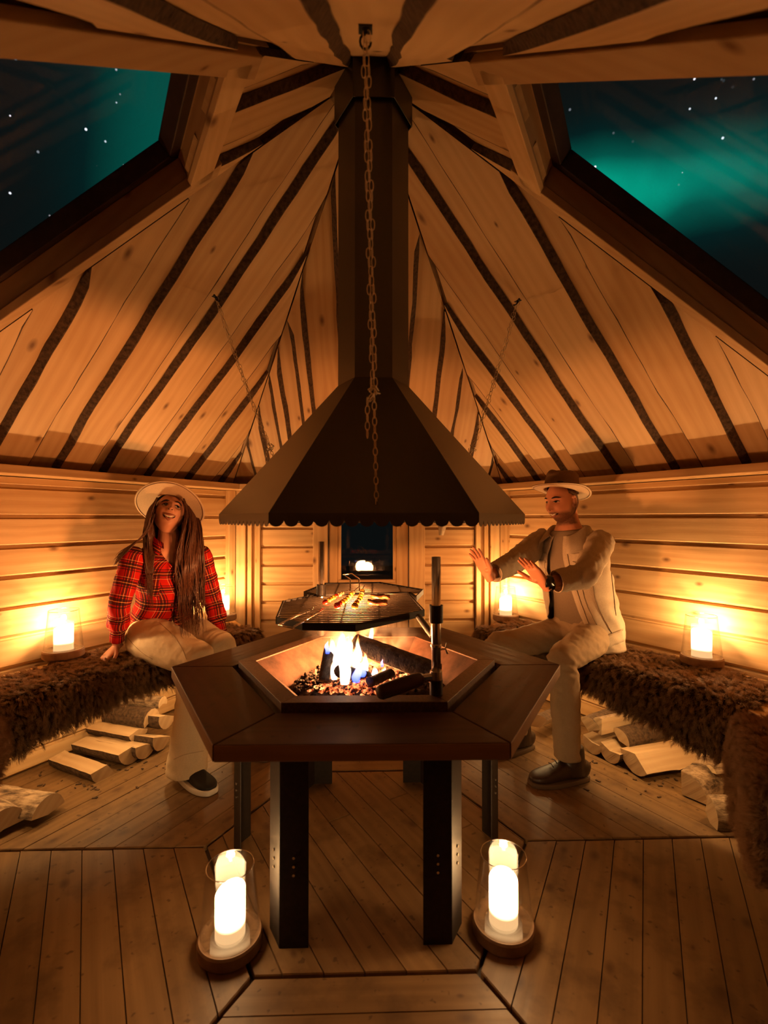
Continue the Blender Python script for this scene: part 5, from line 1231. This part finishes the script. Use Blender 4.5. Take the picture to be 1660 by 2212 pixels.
for i in range(8): f += [(i*n_+j, i*n_+(j+1) % n_, (i+1)*n_+(j+1) % n_, (i+1)*n_+j) for j in range(n_)]
b.add(v, f); b.obj('hair', 'hair_dark', man, True)
hUv = (U_*math.cos(0.30)-F_*math.sin(0.30)).normalized(); hFv = (F_*math.cos(0.30)+U_*math.sin(0.30)).normalized(); ho = W(0, -0.006, 0.062)
hat(man, W, None, lambda x, y, z: ho+L_*x+hFv*y+hUv*z, 0.152, 0.104, 'hat_felt_brown', 'hat_felt_pale', lambda a, u: 0.014*u*u*abs(math.sin(a))**2-0.016*u*max(0, -math.cos(a))+0.0*u, 'hat_band', 'hat', None, 1.0)
# t-shirt
b = B(); loft(b, [(pel-Vector((0, 0, .02)), .172, .128), (pel+Vector((0, 0, .06)), .172, .130), (pel.lerp(neck, .4), .158, .122), (pel.lerp(neck, .72), .172, .126), (pel.lerp(neck, .93), .14, .098), (neck+Vector((0, 0, .006)), .082, .078)], mL, 30, 40, fold=0.02, fseed=4, ffreq=10)
tee = b.obj('t_shirt', 'tee', man, True)
# trousers
b = B()
loft(b, [(pel-Vector((0, 0, .085)), .12, .10), (pel-Vector((0, 0, .05)), .176, .135), (pel+Vector((0, 0, .03)), .172, .132), (pel+Vector((0, 0, .09)), .166, .125)], mL, 24, 20)
for h_, k_, a_, sd in ((Lh, Lk, La, 1), (Rh, Rk, Ra, 2)):
    kd = (k_-h_).normalized()
    loft(b, [(h_-kd*0.05, .085, .085), (h_, .098, .095), (h_.lerp(k_, .35), .092, .088), (h_.lerp(k_, .75), .078, .074), (k_+kd*0.012+Vector((0, 0, 0.008)), .068, .066), (k_.lerp(a_, .16)+kd*0.004, .068, .068), (k_.lerp(a_, .4), .070, .068), (k_.lerp(a_, .75), .064, .062), (a_+Vector((0, 0, .055)), .063, .062), (a_+Vector((0, 0, .028)), .063, .062)], (0.4, -0.9, 0.1), 24, 70)
def folds_m(p):
    k = math.exp(-((p-Lk).length/0.12)**2)+math.exp(-((p-Rk).length/0.12)**2)+0.8*math.exp(-((p-pel-mF*0.12).length/0.14)**2)
    return (0.004+0.008*k)*nse(p.x*14, p.y*14, p.z*38+p.x*20)*0.9+0.002*nse(p.x*45, p.y*45, p.z*45)
tr = fuse(b, 'trousers', 'trouser_tan', man, 0.0065, 3, folds_m)
# jacket: open-fronted body, sleeves, collar, pockets
jd = neck-pel
js = [(pel+Vector((0.0, 0.0, -0.085))+mF*-0.004, .216, .176), (pel+Vector((0, 0, .035)), .206, .166), (pel.lerp(neck, .32), .196, .158), (pel.lerp(neck, .55), .196, .152), (pel.lerp(neck, .76), .198, .146), (pel.lerp(neck, .90), .172, .118), (neck+Vector((0, 0, -.012)), .112, .090)]
ja = [(0.70, 2*PI-1.25), (0.58, 2*PI-0.98), (0.42, 2*PI-0.55), (0.30, 2*PI-0.42), (0.22, 2*PI-0.32), (0.20, 2*PI-0.26), (0.26, 2*PI-0.30)]
b = B(); loft(b, js, mL, 60, 60, arc=ja, fold=0.06, fseed=8, ffreq=10)
jk = b.obj('jacket', 'denim_pale', man, True); so = jk.modifiers.new('t', 'SOLIDIFY'); so.thickness = 0.005; so.offset = 0
def sleeve(nm, s_, e_, w_, end, sd):
    d = (w_-e_).normalized(); q = e_.lerp(w_, end); b = B(); ud = (e_-s_).normalized()
    loft(b, [(s_-ud*0.050, .016, .014), (s_-ud*0.040, .042, .039), (s_-ud*0.008, .068, .063), (s_.lerp(e_, .35), .072, .066), (s_.lerp(e_, .7), .066, .062), (e_, .062, .059), (e_.lerp(w_, .3), .058, .055), (e_.lerp(w_, .62), .053, .051), (q-d*.004, .050, .049), (q, .050, .049)], (0, 0, 1), 26, 80, fold=0.15, fseed=sd, ffreq=22, cap=False)
    o = b.obj(nm, 'denim_pale', man, True); s = o.modifiers.new('t', 'SOLIDIFY'); s.thickness = 0.004; s.offset = -1
    b = B(); loft(b, [(q-d*0.046, .0515, .0505), (q-d*0.042, .0535, .0525), (q-d*0.006, .0525, .0515), (q+d*0.002, .0515, .0505)], (0, 0, 1), 26, 16, cap=False)
    c = b.obj('cuff', 'denim_pale', o, True); c.modifiers.new('t', 'SOLIDIFY').thickness = 0.0035
    return o
slL = sleeve('sleeve', Ls, Le, Lw, 0.72, 21); slR = sleeve('sleeve', Rs, Re, Rw, 0.80, 22)
jb = bvh_of(jk); sb = bvh_of(slL, slR)
# turned-down collar
b = B(); v = []; f = []; nn_ = 40
for i in range(nn_+1):
    a = 0.50+(2*PI-1.02)*i/nn_; dr = Vector((0, 0, 0)); o_ = mF*math.cos(a)+mL*-math.sin(a)*1.12
    fr = max(0, math.cos(a)); c0 = neck+Vector((0, 0, -0.026-0.045*fr))+mF*0.012*fr
    hgt = 0.052-0.020*fr
    for k, (rr_, zz) in enumerate(((0.080, 0.0), (0.084, hgt*0.6), (0.090, hgt), (0.104, hgt*0.85), (0.122+0.03*fr, hgt*0.2-0.012), (0.134+0.045*fr, -0.030-0.03*fr))): v.append(c0+o_*rr_+Vector((0, 0, zz)))
for i in range(nn_): f += [(i*6+k, (i+1)*6+k, (i+1)*6+k+1, i*6+k+1) for k in range(5)]
b.add(v, f); co = b.obj('collar', 'denim_pale', man, True); s = co.modifiers.new('t', 'SOLIDIFY'); s.thickness = 0.004
for q, m_ in (([(1162, 1192), (1196, 1196), (1194, 1212), (1160, 1206)], 'pocket_flap'), ([(1158, 1206), (1193, 1212), (1186, 1246), (1160, 1240)], 'pocket'), ([(1236, 1196), (1290, 1190), (1290, 1206), (1238, 1212)], 'pocket_flap')): patch(m_, 'denim_pale', man, jb, q, 0.005, 8, 6, 0.003)
patch('waistband', 'denim_pale', man, jb, [(1284, 1384), (1345, 1358), (1349, 1384), (1292, 1408)], 0.005, 14, 4, 0.004)
seam_lines = [[(1232, 1180), (1260, 1184), (1296, 1180)], [(1238, 1198), (1262, 1200), (1290, 1196)], [(1238, 1212), (1252, 1216), (1264, 1210)], [(1160, 1190), (1178, 1196), (1196, 1198)], [(1160, 1206), (1176, 1214), (1194, 1212)],
              [(1158, 1208), (1160, 1228), (1164, 1244)], [(1193, 1212), (1190, 1228), (1185, 1246)], [(1226, 1192), (1236, 1240), (1252, 1290), (1274, 1350), (1288, 1392)], [(1202, 1168), (1199, 1200), (1188, 1240)], [(1288, 1384), (1316, 1374), (1346, 1360)], [(1292, 1396), (1318, 1386), (1347, 1372)]]
for p in seam_lines: strip('seam', 'denim_seam', man, jb, p, 0.0017, 0.0042)
for p in ([(1255, 1250), (1266, 1300), (1290, 1350), (1306, 1382)], [(1278, 1246), (1288, 1300), (1312, 1350), (1322, 1368)], [(1325, 1180), (1320, 1230), (1326, 1290), (1330, 1330)]): strip('seam', 'denim_seam', man, jb, p, 0.0016, 0.0042)
buttons(man, jb, [(1165, 1194), (1193, 1169), (1200, 1180), (1190, 1212), (1161, 1288), (1297, 1398)], 0.0055)
buttons(man, bvh_of(*[c for c in slL.children]), [(1209, 1256)], 0.0065); strip('seam', 'denim_seam', man, sb, [(1205, 1272), (1240, 1256), (1280, 1238), (1312, 1215)], 0.0016)
# dark wrist watch and the dark inner cuff
d = (Lw-Le).normalized(); b = B(); loft(b, [(Lw-d*0.034, .0345, .030), (Lw-d*0.030, .037, .032), (Lw-d*0.004, .036, .031), (Lw+d*0.000, .0335, .029)], (0, 0, 1), 20, 12); b.box(Lw-d*0.017+Vector((-0.006, -0.034, 0.010)), d*0.019, Vector((0.3, -1, 0.3)).normalized()*0.006, Vector((0, 0.3, 1)).normalized()*0.019); b.obj('wrist_watch', 'watch_black', man, True)
# boots
for a_, t_, in ((La, (-0.98, -0.17)), (Ra, (-0.93, -0.36))):
    b = B(); shoe(b, (a_.x+0.02, a_.y), t_, 0.295, 0.105, 0.105); d_ = Vector((*t_, 0)).normalized(); c = Vector((a_.x+0.025, a_.y, 0))
    loft(b, [(c+Vector((0, 0, .035)), .05, .062), (c+Vector((0, 0, .08)), .05, .058), (c+Vector((0, 0, .15)), .049, .053), (c+Vector((0, 0, .165)), .047, .05)], (-d_.y, d_.x, 0), 20, 20)
    bo = fuse(b, 'boot', 'boot_leather', man, 0.005, 3); solebit('sole', 'boot_sole', bo, (a_.x+0.02, a_.y), t_, 0.30, 0.112, 0.022)
    b = B()
    for k in range(4): p = c+d_*(0.060+0.018*k)+Vector((0, 0, 0.132-0.016*k)); x = Vector((-d_.y, d_.x, 0)); b.tube([p-x*0.022, p+Vector((0, 0, .006)), p+x*0.022], 0.0022, 6)
    b.obj('laces', 'hat_band', bo, True)
# ---- the woman on the left bench
wom = thing('person', 'smiling long-haired woman in a red plaid shirt and wide pale hat, looking up', 'person', (-1.14, 0.86, 0.0))
wF = Vector((0.72, -0.69, 0)).normalized(); wL = Vector((0, 0, 1)).cross(wF)
pel, neck = Vector((-1.150, 0.87, 0.635)), at(366, 1168, .775)
Rs, Re, Rw = at(288, 1204, .65), at(259, 1300, .60), at(252, 1392, .68)
Ls, Le, Lw = at(434, 1200, .90), at(459, 1292, .97), at(480, 1374, .95)
Rh, Rk, Ra = at(322, 1376, .76), at(424, 1424, .50), at(404, 1662, .47)
Lh, Lk, La = at(394, 1366, .95), at(474, 1398, .72), Vector((-0.66, .78, 0.07))
hc = at(366, 1110, .745); hF = Vector((0.42, -0.74, 0.50)); hU = Vector((-0.10, 0.50, 0.84))
roll = hF.normalized().cross(hU); hU = hU+Vector((0.07, 0.0, 0.0))
b = B(); W = head_geo(b, hc, hF, hU, 0.98, True)
F_ = hF.normalized(); U_ = (hU-F_*hU.dot(F_)).normalized(); L_ = U_.cross(F_)
loft(b, [(pel-Vector((0, 0, .06)), .15, .11), (pel+Vector((0, 0, .05)), .145, .11), (pel.lerp(neck, .42), .118, .092), (pel.lerp(neck, .72), .138, .105), (pel.lerp(neck, .92), .12, .085), (neck+Vector((0, 0, .0)), .066, .062), (neck.lerp(hc, .5)-wF*0.012, .048, .053), (hc-U_*0.03-F_*0.025, .048, .055)], wL, 24, 48)
for s_, e_, w_ in ((Ls, Le, Lw), (Rs, Re, Rw)): loft(b, [(s_+(s_-e_)*0.1, .035, .035), (s_, .048, .045), (s_.lerp(e_, .5), .040, .038), (e_, .033, .032), (e_.lerp(w_, .4), .032, .029), (w_, .022, .018)], (1, 0, 0), 16, 30)
for h_, k_, a_ in ((Lh, Lk, La), (Rh, Rk, Ra)): loft(b, [(h_, .085, .085), (h_.lerp(k_, .5), .075, .07), (k_, .052, .052), (k_.lerp(a_, .3), .050, .048), (a_+Vector((0, 0, .03)), .034, .034)], (1, 0, 0), 16, 30)
hand(b, Rw+Vector((0, 0, -.012)), (-0.30, -0.55, -0.45), (0.7, -0.5, 0), 0.86, 0.14, 0.35, (0, 0, -1), 0.6); hand(b, Lw+Vector((0, 0, -.012)), (0.55, -0.25, -0.55), (-0.3, -0.8, 0), 0.86, 0.14, 0.35, (0, 0, -1), 0.6)
body = fuse(b, 'body', 'skin_woman', wom, 0.0030, 1)
fbv = face(wom, body, W, True, (0.003, 0.0012))
b = B(); b.tube([W(-0.074, -0.004, -0.036)+(L_*-0.004+F_*math.cos(a)*0.010+U_*(math.sin(a)*0.010-0.008)) for a in [i*PI/8 for i in range(16)]], 0.0011, 6, closed=True); b.obj('earring', 'chrome', wom, True)
ht = 0.12; hUv = (U_*math.cos(ht)-F_*math.sin(ht)).normalized(); hFv = (F_*math.cos(ht)+U_*math.sin(ht)).normalized(); ho = W(0, -0.010, 0.056); hLr = (L_-hUv*0.13).normalized(); hUv = (hUv+L_*0.13).normalized()
hat(wom, W, None, lambda x, y, z: ho+(hLr*x+hFv*y+hUv*z)*0.96, 0.188, 0.105, 'hat_felt_pale', 'hat_felt_pale', lambda a, u: -0.010*u*abs(math.sin(a))+0.006*u*u*math.cos(2*a), 'hat_band')
# plaid shirt
b = B()
ws = [(pel+Vector((0, 0, .005))+wF*0.0, .176, .140), (pel+Vector((0, 0, .06)), .170, .138), (pel.lerp(neck, .36), .148, .118), (pel.lerp(neck, .56), .158, .130), (pel.lerp(neck, .72), .166, .138), (pel.lerp(neck, .88), .150, .110), (neck+Vector((0, 0, -.008)), .082, .074)]
wa = [(0.10, 2*PI-0.03), (0.06, 2*PI-0.04), (0.03, 2*PI-0.03), (0.03, 2*PI-0.03), (0.06, 2*PI-0.06), (0.42, 2*PI-0.42), (0.85, 2*PI-0.85)]
loft(b, ws, wL, 60, 60, arc=wa, fold=0.05, fseed=31, ffreq=8)
sh = b.obj('shirt', 'plaid', wom, True); s = sh.modifiers.new('t', 'SOLIDIFY'); s.thickness = 0.004; s.offset = 0
def wsleeve(s_, e_, w_, sd):
    ud = (e_-s_).normalized(); d = (w_-e_).normalized(); b = B()
    loft(b, [(s_-ud*0.056, .014, .013), (s_-ud*0.044, .040, .037), (s_-ud*0.010, .063, .059), (s_.lerp(e_, .4), .060, .056), (e_, .054, .052), (e_.lerp(w_, .30), .052, .050), (e_.lerp(w_, .50), .056, .054), (e_.lerp(w_, .62), .044, .043), (e_.lerp(w_, .66), .037, .036), (e_.lerp(w_, .90), .035, .034)], (0.7, -0.7, 0), 26, 70, fold=0.12, fseed=sd, ffreq=18, cap=False)
    o = b.obj('sleeve', 'plaid', wom, True); o.modifiers.new('t', 'SOLIDIFY').thickness = 0.003; return o
w1, w2 = wsleeve(Rs, Re, Rw, 41), wsleeve(Ls, Le, Lw, 42)
shb = bvh_of(sh); sal = bvh_of(sh, w1, w2)
b = B()
for sg in (1, -1):          # collar leaves
    v = []; f = []
    for i in range(13):
        u = i/12; a = sg*(0.80+(PI-0.80)*u); o_ = wF*math.cos(a)+wL*math.sin(a)*1.1; fr = max(0, math.cos(a)); c0 = neck+Vector((0, 0, -0.004-0.05*fr))+wF*0.014*fr
        for rr_, zz in ((0.068, 0.0), (0.071, 0.028), (0.078, 0.034), (0.094, 0.012), (0.104+0.02*fr, -0.016-0.02*fr)): v.append(c0+o_*rr_+Vector((0, 0, zz)))
    for i in range(12): f += [(i*5+k, (i+1)*5+k, (i+1)*5+k+1, i*5+k+1) for k in range(4)]
    b.add(v, f, [(p.x*1.2+p.y, p.z+p.x*.5) for p in v])
c = b.obj('collar', 'plaid', wom, True); c.modifiers.new('t', 'SOLIDIFY').thickness = 0.003
o = patch('pocket', 'plaid', wom, shb, [(308, 1232), (346, 1240), (344, 1290), (318, 1284)], 0.004, 8, 8, 0.002)
if o:
    l = o.data.uv_layers.new(name='UVMap'); vi = [lp.vertex_index for lp in o.data.loops]; co = o.data.vertices
    for k, i in enumerate(vi): l.data[k].uv = (co[i].co.dot(wL)+.03, co[i].co.z+.02)
buttons(wom, shb, [(378, 1236), (377, 1268), (372, 1306)], 0.0055); strip('placket', 'plaid', wom, shb, [(366, 1222), (384, 1250), (382, 1290), (370, 1330)], 0.002)
b = B()                      # knotted shirt tail over the waist
v = []; f = []
for i in range(9):
    for j in range(5): u, w_ = i/8, j/4; h, nr = shoot(shb, 372+u*24+w_*4, 1316+u*6+w_*(20-6*u)); h = h or at(372+u*24, 1316+w_*18, .70); v.append(h-ray(380, 1330).normalized()*(0.02+0.012*math.sin(u*3)))
for i in range(8): f += [(i*5+j, (i+1)*5+j, (i+1)*5+j+1, i*5+j+1) for j in range(4)]
b.add(v, f, [(p.dot(wL), p.z) for p in v]); o = b.obj('shirt_tail', 'plaid', wom, True); o.modifiers.new('t', 'SOLIDIFY').thickness = 0.004
# wide cream trousers
b = B()
loft(b, [(pel-Vector((0, 0, .085)), .12, .10), (pel-Vector((0, 0, .05)), .180, .140), (pel+Vector((0, 0, .02)), .170, .135), (pel+Vector((0, 0, .075)), .150, .120)], wL, 24, 20)
for h_, k_, a_, wide in ((Rh, Rk, Ra, 1.0), (Lh, Lk, La, 1.0)):
    kd = (k_-h_).normalized()
    loft(b, [(h_-kd*0.06, .10, .10), (h_, .118, .112), (h_.lerp(k_, .4), .112, .106), (h_.lerp(k_, .78), .092, .088), (k_+kd*0.012+Vector((0, 0, .004)), .080, .076), (k_.lerp(a_, .2), .078, .076), (k_.lerp(a_, .5), .080, .078), (k_.lerp(a_, .8), .088, .084), (a_+Vector((0, 0, .02)), .096, .090), (a_+Vector((0, 0, -.008)), .096, .090)], (0.8, -0.3, 0), 26, 70)
def folds_w(p):
    k = math.exp(-((p-Rk).length/0.13)**2)+0.8*math.exp(-((p-pel-wF*0.12).length/0.15)**2)
    return (0.004+0.008*k)*nse(p.x*13+p.z*10, p.y*13, p.z*30)*0.9+0.0015*nse(p.x*45, p.y*45, p.z*45)
wt = fuse(b, 'trousers', 'trouser_cream', wom, 0.0065, 3, folds_w); tb = bvh_of(wt)
for p in ([(346, 1346), (372, 1370), (392, 1398), (403, 1424)], [(276, 1378), (292, 1396), (310, 1412), (330, 1424)], [(396, 1380), (392, 1372), (388, 1350)], [(376, 1640), (400, 1630), (440, 1622)]): strip('seam', 'trouser_seam', wom, tb, p, 0.0012, 0.0004)
# sneakers
for a_, t_ in ((Ra, (0.80, -0.60)), (La, (0.75, -0.66))):
    b = B(); shoe(b, (a_.x+0.02, a_.y-0.015), t_, 0.245, 0.092, 0.088); so_ = fuse(b, 'sneaker', 'sneaker_black', wom, 0.005, 3); solebit('sole', 'sneaker_white', so_, (a_.x+0.02, a_.y-0.015), t_, 0.252, 0.100, 0.026)
# long dark hair
hb = B(); rs = random.Random(5)
# hair lying close to the head, under the hat
v = []; f = []; n_ = 132
for i in range(12):
    for j in range(n_):
        a = 2*PI*j/n_; fr = math.cos(a); op = max(0, fr-0.25)/0.75; z = 0.07-(0.20*(1-op)+0.02*op)*i/11; k = math.sqrt(max(0.30, 1-(min(0.095, abs(z))/0.118)**2)) if z > 0 else 1.0
        rg_ = 1+0.025*math.sin(a*31+2*math.sin(z*40)); v.append(W(0.083*k*rg_*math.sin(a)*(1.0 if op < .1 else 0.95), 0.102*k*rg_*fr*(0.88 if fr > 0 else 1.05)-0.004, z))
for i in range(11): f += [(i*n_+j, i*n_+(j+1) % n_, (i+1)*n_+(j+1) % n_, (i+1)*n_+j) for j in range(n_)]
keep = lambda q: sum(1 for i in q if math.cos(2*PI*(i % n_)/n_) > 0.40 and i//n_ > 0) < 4
capf = [q for q in f if keep(q)]; hb.add(v, capf)
hc_tmp = mesh('hair_cap', v, capf, 'hair_dark'); allb = bvh_of(sh, w1, w2, wt, body, hc_tmp); bpy.data.objects.remove(hc_tmp)
def strand(px, dep, r=0.0030, wav=3.0):
    P = []; n = 18; ph = rs.random()*6; fq = rs.uniform(.5, .9); XY = []; Y = []; LF = []
    for i in range(n+1):
        t = (len(px)-1)*i/n; x, y = crom(px, t); LF.append(crom([(d,) for d in dep], t)[0]); x += wav*math.sin(i*fq+ph)*(0.3+0.7*i/n); XY.append((x, y))
        h, nr = shoot(allb, x, y); Y.append(h.y if h is not None and h.y < 1.12 else None)
    good = [i for i in range(n+1) if Y[i] is not None]
    if not good: return
    for i in range(n+1):
        if Y[i] is None: Y[i] = Y[min(good, key=lambda g_: abs(g_-i))]
    for _ in range(2): Y = [min(Y[i], (Y[max(0, i-1)]+Y[i]+Y[min(n, i+1)])/3) for i in range(n+1)]
    P = [at(*XY[i], Y[i]-LF[i]) for i in range(n+1)]
    rr = [r*(0.6+0.6*math.sin(PI*min(1, .25+.75*i/n)))*(1-0.75*(i/n)**3) for i in range(n+1)]; hb.tube(P, rr, 5)
for k in range(300):          # bundle over her left breast, right in the picture
    s = rs.random(); e = s+rs.uniform(-.15, .15); ln = rs.uniform(1305, 1378) if rs.random() < .8 else rs.uniform(1220, 1300); fr_ = rs.random()
    strand([(397+s*10, 1076+s*18), (401+s*26, 1112), (392+s*44, 1160), (380+s*60, 1215), (384+s*56, 1270), (392+e*46, ln)], [0.012, 0.018, 0.024+0.03*fr_, 0.020+0.035*fr_, 0.016+0.03*fr_, 0.02+0.02*fr_], 0.0030, 4.5)
for k in range(90):          # bundle on the other side of the face
    s = rs.random(); ln = rs.uniform(1210, 1330)
    strand([(340-s*5, 1074+s*10), (332-s*10, 1102), (329-s*18, 1142), (330-s*22+4, 1180), (326-s*14+4, 1240), (324-s*8+rs.uniform(-4, 10), ln)], [0.012, 0.018, 0.02, 0.018, 0.014, 0.012], 0.0027)
for k in range(34):          # loose hair over her right shoulder
    s = rs.random(); strand([(335-s*8, 1110), (322-s*10, 1150), (296-s*10, 1168+s*12), (266-s*6+rs.uniform(-6, 4), 1190+s*14), (250+rs.uniform(-8, 6), 1208+s*18)], [0.015, 0.018, 0.012, 0.01, 0.012], 0.0020, 2.0)
hb.obj('hair', 'hair_dark', wom, True)
